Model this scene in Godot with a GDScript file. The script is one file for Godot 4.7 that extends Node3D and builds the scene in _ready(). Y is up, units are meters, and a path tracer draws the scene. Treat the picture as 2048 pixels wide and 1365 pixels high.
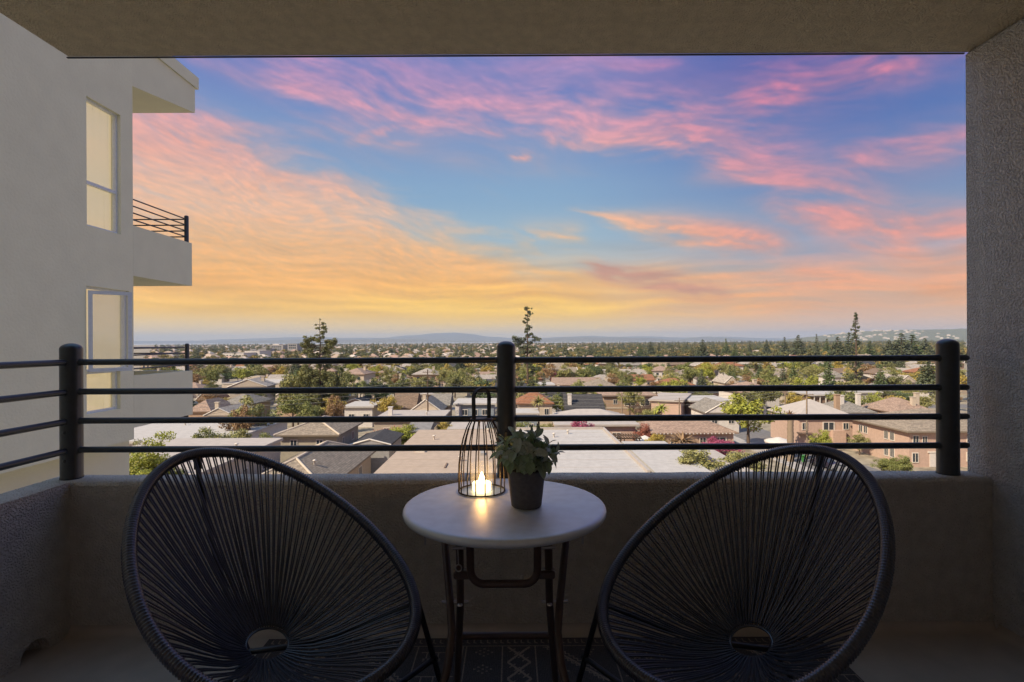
extends Node3D
# A balcony high over a city at sunset: camera at x = 0, z = 0, 1.2 m above the balcony floor, looking along -z.

const EXPOSURE := 1.3     # the sunlit town is exposed a little brighter; the sky in view is given in the picture's own values
const GY := -18.8          # the street level, 20 m below the eye
var M := {}
var T := {}
var used := {}
var rng := RandomNumberGenerator.new()
var far_items := []        # [node, label, group] of scattered things, told apart at the end


# ------------------------------------------------------------------ mesh tools
class B:
	var st := SurfaceTool.new()
	var xf := Transform3D()
	func _init():
		st.begin(Mesh.PRIMITIVE_TRIANGLES)
		st.set_smooth_group(-1)
	func v(p, uv = Vector2.ZERO):
		st.set_uv(uv)
		st.add_vertex(xf * p)
	func tri(a, b, c, ua = Vector2.ZERO, ub = Vector2.ZERO, uc = Vector2.ZERO):
		v(a, ua); v(c, uc); v(b, ub)
	func quad(a, b, c, d, ua = Vector2.ZERO, ub = Vector2(1, 0), uc = Vector2(1, 1), ud = Vector2(0, 1)):
		tri(a, b, c, ua, ub, uc); tri(a, c, d, ua, uc, ud)
	func box(c: Vector3, s: Vector3, r := 0.0):
		var h := s / 2.0
		st.set_smooth_group(-1)
		if r <= 0.0:
			for ax in 3:
				for sg in [-1.0, 1.0]:
					var u := Vector3.ZERO; var w := Vector3.ZERO; var n := Vector3.ZERO
					n[ax] = h[ax] * sg; u[(ax + 1) % 3] = h[(ax + 1) % 3] * sg; w[(ax + 2) % 3] = h[(ax + 2) % 3]
					quad(c + n - u - w, c + n + u - w, c + n + u + w, c + n - u + w)
			return
		var cn := func(x, y, z, ax):   # a corner, pulled in on every axis but ax
			var o := Vector3(x * h.x, y * h.y, z * h.z)
			for k in 3:
				if k != ax: o[k] -= signf(o[k]) * r
			return c + o
		for ax in 3:
			for sg in [-1.0, 1.0]:
				var p := []
				for e in [[-1, -1], [1, -1], [1, 1], [-1, 1]]:
					var q := Vector3.ZERO
					q[ax] = sg; q[(ax + 1) % 3] = e[0] * sg; q[(ax + 2) % 3] = e[1]
					p.append(cn.call(q.x, q.y, q.z, ax))
				quad(p[0], p[1], p[2], p[3])
		for ax in 3:
			for s1 in [-1.0, 1.0]:
				for s2 in [-1.0, 1.0]:
					var a := Vector3.ZERO; var b := Vector3.ZERO
					a[ax] = -1; b[ax] = 1
					var u := (ax + 1) % 3; var w := (ax + 2) % 3
					a[u] = s1; b[u] = s1; a[w] = s2; b[w] = s2
					var p0 = cn.call(a.x, a.y, a.z, u); var p1 = cn.call(b.x, b.y, b.z, u)
					var p2 = cn.call(b.x, b.y, b.z, w); var p3 = cn.call(a.x, a.y, a.z, w)
					if s1 * s2 > 0: quad(p0, p1, p2, p3)
					else: quad(p1, p0, p3, p2)
		for x in [-1.0, 1.0]:
			for y in [-1.0, 1.0]:
				for z in [-1.0, 1.0]:
					var p0 = cn.call(x, y, z, 0); var p1 = cn.call(x, y, z, 1); var p2 = cn.call(x, y, z, 2)
					if x * y * z > 0: tri(p0, p1, p2)
					else: tri(p1, p0, p2)
	func tube(pts: Array, r, sides := 10, closed := false, caps := true, flat := 1.0):
		var n := pts.size()
		st.set_smooth_group(1)
		var up := Vector3.UP
		var rings := []
		var d0: Vector3 = ((pts[1] - pts[n - 1]) if closed else (pts[1] - pts[0])).normalized()
		if absf(d0.dot(up)) > 0.9: up = Vector3.RIGHT
		for i in n:
			var d: Vector3
			if closed: d = pts[(i + 1) % n] - pts[(i + n - 1) % n]
			else: d = pts[mini(i + 1, n - 1)] - pts[maxi(i - 1, 0)]
			d = d.normalized()
			var s := d.cross(up).normalized()
			up = s.cross(d).normalized()
			var rr: float = r[i] if r is Array else r
			var ring := []
			for k in sides:
				var a := TAU * k / sides
				ring.append(pts[i] + (s * cos(a) + up * sin(a) * flat) * rr)
			rings.append(ring)
		for i in (n if closed else n - 1):
			var A: Array = rings[i]
			var C: Array = rings[(i + 1) % n]
			for k in sides:
				var k2 := (k + 1) % sides
				quad(A[k], C[k], C[k2], A[k2], Vector2(float(k) / sides, i), Vector2(float(k) / sides, i + 1), Vector2(float(k + 1) / sides, i + 1), Vector2(float(k + 1) / sides, i))
		if caps and not closed:
			st.set_smooth_group(-1)
			for k in range(1, sides - 1):
				tri(rings[0][0], rings[0][k], rings[0][k + 1])
				tri(rings[n - 1][0], rings[n - 1][k + 1], rings[n - 1][k])
	func lathe(prof: Array, sides := 32, c := Vector3.ZERO, smooth := true):
		st.set_smooth_group(1 if smooth else -1)
		for i in prof.size() - 1:
			var p: Vector2 = prof[i]; var q: Vector2 = prof[i + 1]
			for k in sides:
				var a := TAU * k / sides; var b := TAU * (k + 1) / sides
				var A := c + Vector3(p.x * cos(a), p.y, -p.x * sin(a)); var A2 := c + Vector3(p.x * cos(b), p.y, -p.x * sin(b))
				var C := c + Vector3(q.x * cos(a), q.y, -q.x * sin(a)); var C2 := c + Vector3(q.x * cos(b), q.y, -q.x * sin(b))
				var ua := Vector2(float(k) / sides, i); var ub := Vector2(float(k + 1) / sides, i)
				if p.x < 1e-6: tri(A, C2, C, ua, ub, ua)
				elif q.x < 1e-6: tri(A, A2, C, ua, ub, ua)
				else: quad(A, A2, C2, C, ua, ub, ub + Vector2(0, 1), ua + Vector2(0, 1))
	func done() -> ArrayMesh:
		st.generate_normals()
		return st.commit()


func numbered(parent: Node, called: String) -> String:
	var k := str(parent.get_instance_id()) + called
	used[k] = used.get(k, -1) + 1
	return called if used[k] == 0 else "%s_%03d" % [called, used[k]]

func put(called: String, b, mat: Material, parent: Node = null, at = null) -> MeshInstance3D:
	var o := MeshInstance3D.new()
	o.mesh = b if b is Mesh else b.done()
	o.material_override = mat
	if parent == null: parent = self
	o.name = numbered(parent, called)
	parent.add_child(o, true)
	if at is Vector3: o.position = at
	elif at is Transform3D: o.transform = at
	return o

func thing(called: String, label: String, category: String, at := Vector3.ZERO, turn := 0.0, group := "") -> Node3D:
	var o := Node3D.new()
	o.name = numbered(self, called)
	add_child(o, true)
	o.position = at
	o.rotation.y = turn
	return tag(o, label, category, group)

func tag(o: Node3D, label: String, category: String, group := "") -> Node3D:
	o.set_meta("label", label); o.set_meta("category", category)
	if group != "": o.set_meta("group", group)
	return o

func kind(o: Node3D, k: String, label := "") -> Node3D:
	o.set_meta("kind", k)
	if label != "": o.set_meta("label", label)
	return o

func copy_of(src: Node3D, label: String, group := "") -> Node3D:
	var c: Node3D = src.duplicate()
	c.name = numbered(self, String(src.name).rstrip("0123456789").trim_suffix("_"))
	add_child(c, true)
	c.set_meta("label", label)
	if group != "": c.set_meta("group", group)
	return c


# ------------------------------------------------------------------ materials
func srgb(r: float, g: float, b: float) -> Color:
	return Color(r / 255.0, g / 255.0, b / 255.0)

func lin(r: float, g: float, b: float) -> Color:      # a real-world base colour
	return Color(r, g, b).linear_to_srgb()

func noise_tex(size: int, freq: float, lo: float, hi: float, octaves := 4, sd := 1, type := FastNoiseLite.TYPE_SIMPLEX_SMOOTH, mid := 0.5) -> NoiseTexture2D:
	var n := FastNoiseLite.new()
	n.seed = sd; n.frequency = freq; n.noise_type = type
	n.fractal_octaves = octaves
	var t := NoiseTexture2D.new()
	t.width = size; t.height = size; t.seamless = true; t.noise = n
	var g := Gradient.new()
	var md := (lo + hi) / 2
	g.set_color(0, lin(lo, lo, lo)); g.set_color(1, lin(hi, hi, hi))
	g.add_point(mid, lin(md, md, md))
	t.color_ramp = g
	return t

func mat(c: Color, rough := 0.8, metal := 0.0) -> StandardMaterial3D:
	var m := StandardMaterial3D.new()
	m.albedo_color = c; m.roughness = rough; m.metallic = metal
	return m

func tri_mat(c: Color, tex, scale: float, rough := 0.85, bump = null, cm := 0.0) -> StandardMaterial3D:
	var m := mat(c, rough)
	m.uv1_triplanar = true; m.uv1_world_triplanar = true
	m.uv1_scale = Vector3.ONE * scale
	if tex: m.albedo_texture = tex
	if bump:
		m.heightmap_enabled = true; m.heightmap_texture = bump; m.heightmap_scale = cm
	return m

func uv_mat(c: Color, tex, rough := 0.85, bump = null, cm := 0.0) -> StandardMaterial3D:
	var m := mat(c, rough)
	m.albedo_texture = tex
	if bump:
		m.heightmap_enabled = true; m.heightmap_texture = bump; m.heightmap_scale = cm
	return m

func shingle_images() -> Array:      # courses of shingles, 16 courses of 12 in a tile
	var n := 512
	var im := Image.create(n, n, false, Image.FORMAT_RGB8)
	var hm := Image.create(n, n, false, Image.FORMAT_RGB8)
	var r := RandomNumberGenerator.new()
	r.seed = 5
	for row in 16:
		var off := r.randi_range(0, 40)
		for k in 12:
			var t := r.randf_range(0.80, 1.0)
			var w := 43
			var x0 := k * w + off
			for y in 32:
				var hgt := 0.25 + 0.75 * y / 31.0
				for x in range(x0, x0 + w):
					var px := x % n
					var py := row * 32 + (31 - y)
					var edge := y < 5 or x - x0 < 2
					var g := t * r.randf_range(0.9, 1.05) * (0.72 if edge else 1.0)
					im.set_pixel(px, py, Color(g, g * 0.985, g * 0.96))
					var h := 0.1 if edge else hgt
					hm.set_pixel(px, py, Color(h, h, h))
	im.generate_mipmaps(); hm.generate_mipmaps()
	return [ImageTexture.create_from_image(im), ImageTexture.create_from_image(hm)]

func make_materials():
	T.mottle = noise_tex(512, 0.012, 0.80, 1.0, 5, 3)
	T.coarse = noise_tex(512, 0.02, 0.62, 1.0, 5, 11)
	T.stucco = noise_tex(1024, 0.035, 0.0, 1.0, 3, 7, FastNoiseLite.TYPE_SIMPLEX)
	T.fine = noise_tex(512, 0.09, 0.0, 1.0, 3, 9)
	T.streak = noise_tex(512, 0.01, 0.93, 1.0, 4, 21)
	var sh := shingle_images()
	T.shingle = sh[0]; T.shingle_h = sh[1]
	# the balcony
	M.stucco = tri_mat(lin(0.72, 0.67, 0.59), T.mottle, 2.2, 0.92, T.stucco, 1.0)
	M.stucco_wall = tri_mat(lin(0.73, 0.72, 0.70), T.mottle, 2.0, 0.92, T.stucco, 1.2)
	M.ceiling = tri_mat(lin(0.80, 0.69, 0.49), T.mottle, 2.2, 0.92, T.stucco, 1.15)
	M.floor = tri_mat(lin(0.50, 0.435, 0.37), T.mottle, 0.9, 0.7, T.fine, 0.04)
	M.wing = tri_mat(lin(0.77, 0.76, 0.575), T.streak, 0.35, 0.9, T.fine, 0.3)
	M.back_wall = tri_mat(lin(0.84, 0.82, 0.78), T.mottle, 1.0, 0.8, T.fine, 0.05)  # unseen wall, made paler than the stucco to bounce light onto the parapet
	M.wing_trim = tri_mat(lin(0.75, 0.74, 0.56), T.streak, 0.35, 0.85, T.fine, 0.1)
	M.rail = tri_mat(lin(0.034, 0.046, 0.060), T.coarse, 3.0, 0.33)
	M.rail.clearcoat_enabled = true; M.rail.clearcoat = 0.25; M.rail.clearcoat_roughness = 0.35
	M.white_frame = tri_mat(lin(0.72, 0.77, 0.83), T.mottle, 2.0, 0.4)
	M.glass = mat(Color(0.9, 0.95, 1.0, 0.08), 0.03)
	M.glass.transparency = BaseMaterial3D.TRANSPARENCY_ALPHA
	M.sash_glass = mat(Color(0.9, 0.92, 0.95, 0.14), 0.05)
	M.sash_glass.transparency = BaseMaterial3D.TRANSPARENCY_ALPHA
	M.blind = tri_mat(lin(0.55, 0.46, 0.30), T.streak, 0.8, 0.8)
	M.blind.emission_enabled = true
	M.blind.emission = lin(0.60, 0.47, 0.25); M.blind.emission_energy_multiplier = 0.62
	# far town
	M.roof_white = tri_mat(lin(0.50, 0.475, 0.44), T.mottle, 0.12, 0.9)
	M.roof_tan = tri_mat(lin(0.45, 0.355, 0.27), T.mottle, 0.1, 0.95, T.fine, 1.0)
	M.roof_pale = tri_mat(lin(0.46, 0.415, 0.37), T.mottle, 0.1, 0.9)
	M.roof_grey = tri_mat(lin(0.26, 0.25, 0.24), T.coarse, 0.1, 0.9)
	for e in [["sh_tan", 0.40, 0.34, 0.27], ["sh_grey", 0.36, 0.34, 0.31], ["sh_brown", 0.30, 0.215, 0.155], ["sh_slate", 0.075, 0.075, 0.082], ["sh_clay", 0.42, 0.19, 0.10], ["sh_pink", 0.48, 0.35, 0.28], ["sh_pale", 0.55, 0.50, 0.45]]:
		var m := uv_mat(lin(e[1], e[2], e[3]), T.shingle, 0.92, T.shingle_h, 4.0)
		m.uv1_scale = Vector3(0.22, 0.22, 1.0)
		M[e[0]] = m
	for e in [["w_cream", 0.55, 0.47, 0.37], ["w_white", 0.66, 0.62, 0.57], ["w_pink", 0.52, 0.37, 0.29], ["w_beige", 0.42, 0.35, 0.27], ["w_tan", 0.40, 0.28, 0.19], ["w_grey", 0.33, 0.32, 0.31], ["w_blue", 0.24, 0.28, 0.32], ["w_brown", 0.22, 0.15, 0.11], ["w_sage", 0.40, 0.355, 0.27]]:
		M[e[0]] = tri_mat(lin(e[1], e[2], e[3]), T.mottle, 0.25, 0.9)
	M.trim = mat(lin(0.62, 0.57, 0.5), 0.7)
	M.dark = mat(lin(0.02, 0.02, 0.022), 0.6)
	M.pane = mat(lin(0.035, 0.045, 0.055), 0.12)
	M.brick = tri_mat(lin(0.45, 0.33, 0.25), T.coarse, 0.6, 0.9)
	M.solar = mat(lin(0.012, 0.016, 0.03), 0.25)
	M.wood = tri_mat(lin(0.12, 0.075, 0.045), T.coarse, 0.7, 0.85)
	M.pole = tri_mat(lin(0.30, 0.23, 0.16), T.coarse, 0.6, 0.9)
	M.bark = tri_mat(lin(0.13, 0.09, 0.065), T.coarse, 0.5, 0.95)
	M.asphalt = tri_mat(lin(0.20, 0.19, 0.185), T.coarse, 0.08, 0.9)
	M.concrete = tri_mat(lin(0.46, 0.43, 0.40), T.coarse, 0.1, 0.9)
	M.wire = mat(lin(0.25, 0.24, 0.22), 0.5)
	for e in [["leaf_green", 0.228, 0.246, 0.072], ["leaf_dark", 0.112, 0.154, 0.058], ["leaf_olive", 0.295, 0.286, 0.102], ["leaf_bright", 0.350, 0.370, 0.060], ["leaf_gold", 0.45, 0.345, 0.075], ["leaf_brown", 0.323, 0.204, 0.102], ["leaf_red", 0.357, 0.128, 0.085], ["leaf_pine", 0.112, 0.134, 0.072], ["leaf_magenta", 0.42, 0.09, 0.18], ["leaf_redwood", 0.186, 0.192, 0.069]]:
		var m := mat(lin(e[1], e[2], e[3]), 0.75)
		m.vertex_color_use_as_albedo = true
		m.backlight_enabled = true
		m.backlight = Color(0.35, 0.4, 0.2)
		M[e[0]] = m


# ------------------------------------------------------------------ sky
var sn := FastNoiseLite.new()
var sn2 := FastNoiseLite.new()

func pick(rows: Array, x: float) -> Color:
	var n := rows.size()
	if x <= rows[0][0]: return rows[0][1]
	for i in range(1, n):
		if x < rows[i][0]:
			var t: float = (x - rows[i - 1][0]) / (rows[i][0] - rows[i - 1][0])
			t = t * t * (3.0 - 2.0 * t) * 0.5 + t * 0.5
			return (rows[i - 1][1] as Color).lerp(rows[i][1], t)
	return rows[n - 1][1]

var base_l := []
var base_r := []
var cloud_l := []
var cloud_r := []

func sky_tables():  # rows above the view are brightened and blued to light the balcony
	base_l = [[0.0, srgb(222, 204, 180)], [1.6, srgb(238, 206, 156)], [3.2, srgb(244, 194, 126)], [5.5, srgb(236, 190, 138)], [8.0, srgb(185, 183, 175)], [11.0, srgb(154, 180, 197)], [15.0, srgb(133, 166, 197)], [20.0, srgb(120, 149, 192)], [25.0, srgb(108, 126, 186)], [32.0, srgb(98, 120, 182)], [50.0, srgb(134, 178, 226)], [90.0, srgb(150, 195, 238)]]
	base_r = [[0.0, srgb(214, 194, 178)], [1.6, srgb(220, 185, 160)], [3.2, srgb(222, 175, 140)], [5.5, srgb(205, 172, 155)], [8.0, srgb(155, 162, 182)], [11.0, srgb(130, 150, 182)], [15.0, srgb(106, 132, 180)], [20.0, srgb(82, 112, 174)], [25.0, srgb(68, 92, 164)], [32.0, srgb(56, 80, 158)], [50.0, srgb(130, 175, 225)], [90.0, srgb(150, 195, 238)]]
	cloud_l = [[0.0, srgb(228, 208, 178)], [1.4, srgb(240, 208, 150)], [3.2, srgb(250, 197, 92)], [6.0, srgb(248, 180, 98)], [9.0, srgb(246, 181, 118)], [13.0, srgb(250, 188, 148)], [18.0, srgb(244, 170, 152)], [22.0, srgb(222, 158, 172)], [28.0, srgb(200, 145, 185)], [40.0, srgb(190, 172, 206)], [90.0, srgb(205, 212, 230)]]
	cloud_r = [[0.0, srgb(216, 196, 176)], [1.4, srgb(228, 186, 150)], [3.2, srgb(240, 165, 105)], [6.0, srgb(238, 160, 120)], [9.0, srgb(236, 155, 138)], [13.0, srgb(224, 150, 150)], [18.0, srgb(208, 140, 163)], [22.0, srgb(214, 130, 155)], [28.0, srgb(170, 105, 165)], [40.0, srgb(178, 165, 208)], [90.0, srgb(205, 212, 230)]]
	sn.seed = 4; sn.frequency = 1.0; sn.fractal_octaves = 5; sn.noise_type = FastNoiseLite.TYPE_SIMPLEX_SMOOTH
	sn2.seed = 19; sn2.frequency = 1.0; sn2.fractal_octaves = 2; sn2.noise_type = FastNoiseLite.TYPE_SIMPLEX_SMOOTH

func gauss(x: float) -> float:
	return exp(-x * x)

func sky_at(az0: float, el: float) -> Color:
	var az := az0 if absf(az0) <= 90.0 else signf(az0) * (180.0 - absf(az0))
	if el < 0.0: el = 0.0
	var zen := smoothstep(34.0, 60.0, el)
	# wind-drawn noise: long along a line that falls to the right, short across it
	var wx := sn2.get_noise_2d(az * 0.05, el * 0.06 + 40.0) * 2.6
	var wy := sn2.get_noise_2d(az * 0.05 + 70.0, el * 0.06) * 1.1
	var u := az + wx
	var v := el + wy
	var drawn := sn.get_noise_2d((u - v * 0.5) * 0.055, (v + u * 0.16) * 0.30)
	var fine := sn.get_noise_2d((u - v * 0.9) * 0.16 + 30.0, (v + u * 0.22) * 0.75 + 9.0)
	var flat := sn.get_noise_2d(u * 0.05 + 200.0, v * 0.8)
	var dapple := sn.get_noise_2d((u + v * 0.35) * 0.42 + 80.0, (v + u * 0.42) * 0.95 + 55.0)
	var grain := sn.get_noise_2d((u - v * 0.7) * 0.5 + 130.0, (v + u * 0.2) * 2.2 + 19.0)
	var azc := clampf(az, -48.0, 60.0)
	# the great bank that falls from upper left to lower right
	var edge := 9.3 - 0.40 * azc
	var d := edge - el + drawn * 3.4 + fine * 1.6
	var bank := smoothstep(-2.6, 4.2, d)
	var upper := smoothstep(7.0, 13.0, el)
	bank *= 1.0 - upper * 0.24 * smoothstep(-0.12, 0.5, dapple + 0.3 * drawn) * smoothstep(-0.35, 0.35, flat + drawn) * (1.0 - smoothstep(26.0, 40.0, el))
	bank *= 0.9 + 0.1 * flat
	# upper band
	var line := 24.3 - 0.07 * (azc + 21.0) if azc < 8.0 else 22.2 - 0.019 * (azc - 8.0) * (azc - 8.0)
	var up := el - line + drawn * 2.6
	var band := gauss(up / (4.6 if up > 0.0 else 3.0)) * (0.66 + 0.75 * drawn + 0.5 * fine) * smoothstep(-33.0, -22.0, azc + drawn * 5.0)
	band = maxf(band, gauss((el - 20.6 + 0.10 * (azc - 12.0)) / 1.3 + fine * 0.8) * smoothstep(2.0, 9.0, azc) * (1.0 - smoothstep(20.0, 26.0, azc)) * (0.85 + 0.6 * fine))
	band = maxf(band, 0.55 * smoothstep(24.5, 28.0, el + drawn * 3.0) * (0.75 + drawn) * smoothstep(-25.0, -12.0, azc))
	# streaks on the right
	var s := gauss((el - 22.6 - 0.05 * (azc - 29.0) + drawn * 1.6) / 2.6) * smoothstep(18.0, 25.0, azc) * (1.0 - 0.6 * smoothstep(36.0, 39.0, azc)) * (0.70 + 0.65 * fine)
	s = maxf(s, gauss((el - 15.9 + drawn * 1.2) / 1.6) * smoothstep(26.5, 34.0, azc) * (0.72 + 0.6 * fine))
	s = maxf(s, gauss((el - 10.3 + 0.22 * (azc - 32.0) + drawn * 1.4) / 2.0) * smoothstep(26.0, 33.0, azc) * (0.74 + 0.6 * fine))
	s = maxf(s, gauss((el - 13.2 + 0.213 * (azc - 8.0) + fine * 0.5) / (0.25 + 1.25 * smoothstep(6.0, 19.0, azc))) * smoothstep(5.0, 10.0, azc) * (1.0 - smoothstep(23.0, 30.0, azc)) * (0.95 + 0.75 * fine))
	s = maxf(s, 0.75 * gauss((el - 19.7 - 0.30 * (azc + 17.0) + fine * 0.5) / 0.75) * smoothstep(-19.0, -14.0, azc) * (1.0 - smoothstep(-7.0, -4.0, azc)) * (0.9 + 0.9 * fine))
	s = maxf(s, 0.8 * gauss((el - 18.9) / 0.5) * gauss((azc - 1.2) / 1.5) * (0.8 + 1.2 * fine))
	s = maxf(s, 0.6 * gauss((el - 11.4 + fine) / 1.2) * smoothstep(-2.0, 3.0, azc) * (1.0 - smoothstep(6.0, 9.0, azc)) * (0.6 + fine))
	# low level streaks
	var low := (1.0 - smoothstep(6.5, 10.0, el + flat * 2.0)) * smoothstep(8.0, 16.0, azc) * clampf(0.42 + 1.0 * flat + 0.4 * drawn, 0.0, 1.0)
	var r := smoothstep(2.0, 34.0, az)
	var back := smoothstep(60.0, 130.0, absf(az0))
	r = lerpf(r, 0.45, back)
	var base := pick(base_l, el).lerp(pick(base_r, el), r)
	var cl := pick(cloud_l, el).lerp(pick(cloud_r, el), smoothstep(6.0, 30.0, az) * (1.0 - back) + 0.45 * back)
	var c := clampf(maxf(maxf(bank, band), maxf(s, low)), 0.0, 1.0)
	var veil := smoothstep(15.0, 22.0, el + drawn * 3.0) * (0.24 + 0.25 * drawn) * smoothstep(-24.0, -12.0, azc) * (1.0 - 0.75 * smoothstep(28.0, 38.0, azc))
	c = clampf(maxf(c * (1.0 + 0.2 * grain), veil), 0.0, 1.0)
	c *= 1.0 - 0.45 * zen
	var out := base.lerp(cl, c * 0.9)
	# golden core and mauve shadow under the bank's lower edge
	var core := gauss((el - 3.6) / 2.0) * gauss((azc + 2.0) / 15.0) * (0.6 + 1.0 * flat)
	out = out.lerp(srgb(253, 205, 90), clampf(core, 0.0, 0.75))
	var mauve := gauss((el - 6.3 + 0.22 * (azc - 14.0) + flat * 0.8) / 1.0) * smoothstep(6.0, 11.0, azc) * (1.0 - smoothstep(18.0, 24.0, azc)) * (0.6 + 0.8 * fine)
	out = out.lerp(srgb(196, 142, 124), clampf(mauve * 1.5, 0.0, 0.8))
	# light and colour within the cloud
	var k := 1.0 + 0.09 * flat * smoothstep(1.5, 3.5, el) * (1.0 - smoothstep(6.0, 12.0, el)) + 0.035 * (fine + grain) * c * smoothstep(2.0, 6.0, el)
	var c_lin := Color(out.r * k, out.g * k, out.b * k).srgb_to_linear()
	var g := 1.05 / EXPOSURE
	return Color(c_lin.r * g, c_lin.g * g, c_lin.b * g)

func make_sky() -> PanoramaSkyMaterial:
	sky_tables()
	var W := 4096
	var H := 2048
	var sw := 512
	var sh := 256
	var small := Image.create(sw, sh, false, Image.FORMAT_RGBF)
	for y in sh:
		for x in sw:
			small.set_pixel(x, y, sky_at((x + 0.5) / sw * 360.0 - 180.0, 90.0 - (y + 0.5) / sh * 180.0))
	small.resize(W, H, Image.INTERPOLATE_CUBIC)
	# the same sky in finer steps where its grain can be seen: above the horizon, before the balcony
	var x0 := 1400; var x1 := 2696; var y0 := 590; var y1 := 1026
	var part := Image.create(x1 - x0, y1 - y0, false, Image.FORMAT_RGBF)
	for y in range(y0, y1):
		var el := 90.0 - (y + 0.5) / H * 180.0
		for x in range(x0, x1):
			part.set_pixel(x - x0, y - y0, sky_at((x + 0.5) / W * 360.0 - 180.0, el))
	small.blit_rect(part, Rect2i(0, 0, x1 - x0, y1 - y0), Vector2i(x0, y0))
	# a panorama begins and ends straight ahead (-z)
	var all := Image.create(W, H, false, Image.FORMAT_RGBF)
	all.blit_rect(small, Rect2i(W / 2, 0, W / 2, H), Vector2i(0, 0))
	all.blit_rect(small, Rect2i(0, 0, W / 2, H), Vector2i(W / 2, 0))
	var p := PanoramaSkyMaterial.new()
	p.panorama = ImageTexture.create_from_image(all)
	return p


# ------------------------------------------------------------------ the balcony
func stucco_box(called: String, lo: Vector3, hi: Vector3, m: Material, parent: Node = null, r := 0.0) -> MeshInstance3D:
	var b := B.new()
	b.box((lo + hi) / 2, hi - lo, r)
	return put(called, b, m, parent)

func worn_top_wall(lo: Vector3, hi: Vector3, r := 0.016) -> B:
	# a long wall along x whose top edges are trowelled round and a little uneven
	var b := B.new()
	var n := 64
	var no := FastNoiseLite.new(); no.seed = 3; no.frequency = 1.2
	var rows := []
	for i in n + 1:
		var x := lerpf(lo.x, hi.x, float(i) / n)
		var e := no.get_noise_1d(x * 3.0) * 0.005
		var f := no.get_noise_1d(x * 3.0 + 90.0) * 0.005
		rows.append([Vector3(x, lo.y, hi.z), Vector3(x, hi.y - r + e, hi.z), Vector3(x, hi.y - r * 0.3 + e, hi.z - r * 0.3), Vector3(x, hi.y + e * 0.6, hi.z - r), Vector3(x, hi.y + f * 0.6, lo.z + r), Vector3(x, hi.y - r * 0.3 + f, lo.z + r * 0.3), Vector3(x, hi.y - r + f, lo.z), Vector3(x, lo.y, lo.z)])
	b.st.set_smooth_group(1)
	for i in n:
		for k in 7:
			if k == 0 or k == 6: b.st.set_smooth_group(2 + k)
			else: b.st.set_smooth_group(1)
			b.quad(rows[i][k], rows[i + 1][k], rows[i + 1][k + 1], rows[i][k + 1])
	for i in [0, n]:
		b.st.set_smooth_group(-1)
		for k in range(1, 7):
			if i == 0: b.tri(rows[i][0], rows[i][k], rows[i][k + 1])
			else: b.tri(rows[i][0], rows[i][k + 1], rows[i][k])
	return b

func balcony():
	kind(stucco_box("balcony_floor", Vector3(-1.96, -0.2, -2.36), Vector3(2.2, 0, 0.5), M.floor), "structure")
	kind(stucco_box("balcony_ceiling", Vector3(-1.94, 2.45, -2.36), Vector3(2.2, 2.65, 0.5), M.ceiling, null, 0.012), "structure")
	var b := B.new()
	b.box(Vector3(0.022, 2.4478, -2.354), Vector3(3.922, 0.004, 0.008))
	tag(put("drip_bead", b, M.dark), "thin dark drip bead under the outer edge of the stucco ceiling", "drip bead")
	var w := worn_top_wall(Vector3(-1.96, -0.2, -2.36), Vector3(1.981, 0.626, -2.224))
	tag(put("front_parapet", w, M.stucco), "low tan stucco parapet under the dark railing, behind the round table", "wall")
	# the side parapet, with a drain hole at its foot
	var side := CSGCombiner3D.new()
	side.name = "side_parapet"; add_child(side, true)
	tag(side, "low stucco side parapet with a dark drain hole at its foot", "wall")
	var cb := CSGBox3D.new(); cb.name = "body"
	cb.size = Vector3(0.13, 0.826, 2.724); cb.position = Vector3(-1.895, 0.212, -0.862)
	side.add_child(cb)
	var hole := CSGSphere3D.new(); hole.name = "drain_hole"; hole.operation = CSGShape3D.OPERATION_SUBTRACTION
	hole.radius = 0.075; hole.radial_segments = 20; hole.rings = 10; hole.position = Vector3(-1.835, 0.008, -2.06); hole.scale = Vector3(1.4, 0.75, 0.85)
	side.add_child(hole)
	side.material_override = M.stucco
	tag(stucco_box("right_wall", Vector3(1.984, -0.2, -2.36), Vector3(2.2, 2.449, 0.5), M.stucco_wall, null, 0.012), "tall rough grey stucco wall closing the balcony beside the railing end", "wall")
	tag(stucco_box("back_wall", Vector3(-1.96, -0.2, 0.504), Vector3(2.2, 2.65, 0.7), M.back_wall, null), "unseen house wall behind the balcony, made pale to bounce light", "wall")
	# trowelled cove between floor and walls
	b = B.new()
	b.st.set_smooth_group(1)
	var R := 0.035
	for k in 6:
		var a0 := PI / 2 * k / 6; var a1 := PI / 2 * (k + 1) / 6
		var p0 := Vector2(R * (1 - sin(a0)), R * (1 - cos(a0))); var p1 := Vector2(R * (1 - sin(a1)), R * (1 - cos(a1)))
		b.quad(Vector3(-1.83, p0.y, -2.223 + p0.x), Vector3(1.984, p0.y, -2.223 + p0.x), Vector3(1.984, p1.y, -2.223 + p1.x), Vector3(-1.83, p1.y, -2.223 + p1.x))
		b.quad(Vector3(1.983 - p0.x, p0.y, -2.2), Vector3(1.983 - p0.x, p0.y, 0.5), Vector3(1.983 - p1.x, p1.y, 0.5), Vector3(1.983 - p1.x, p1.y, -2.2))
	kind(put("floor_cove", b, M.floor), "structure")
	railing()
	table()
	lantern()
	plant()
	rug()
	chairs()

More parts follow.
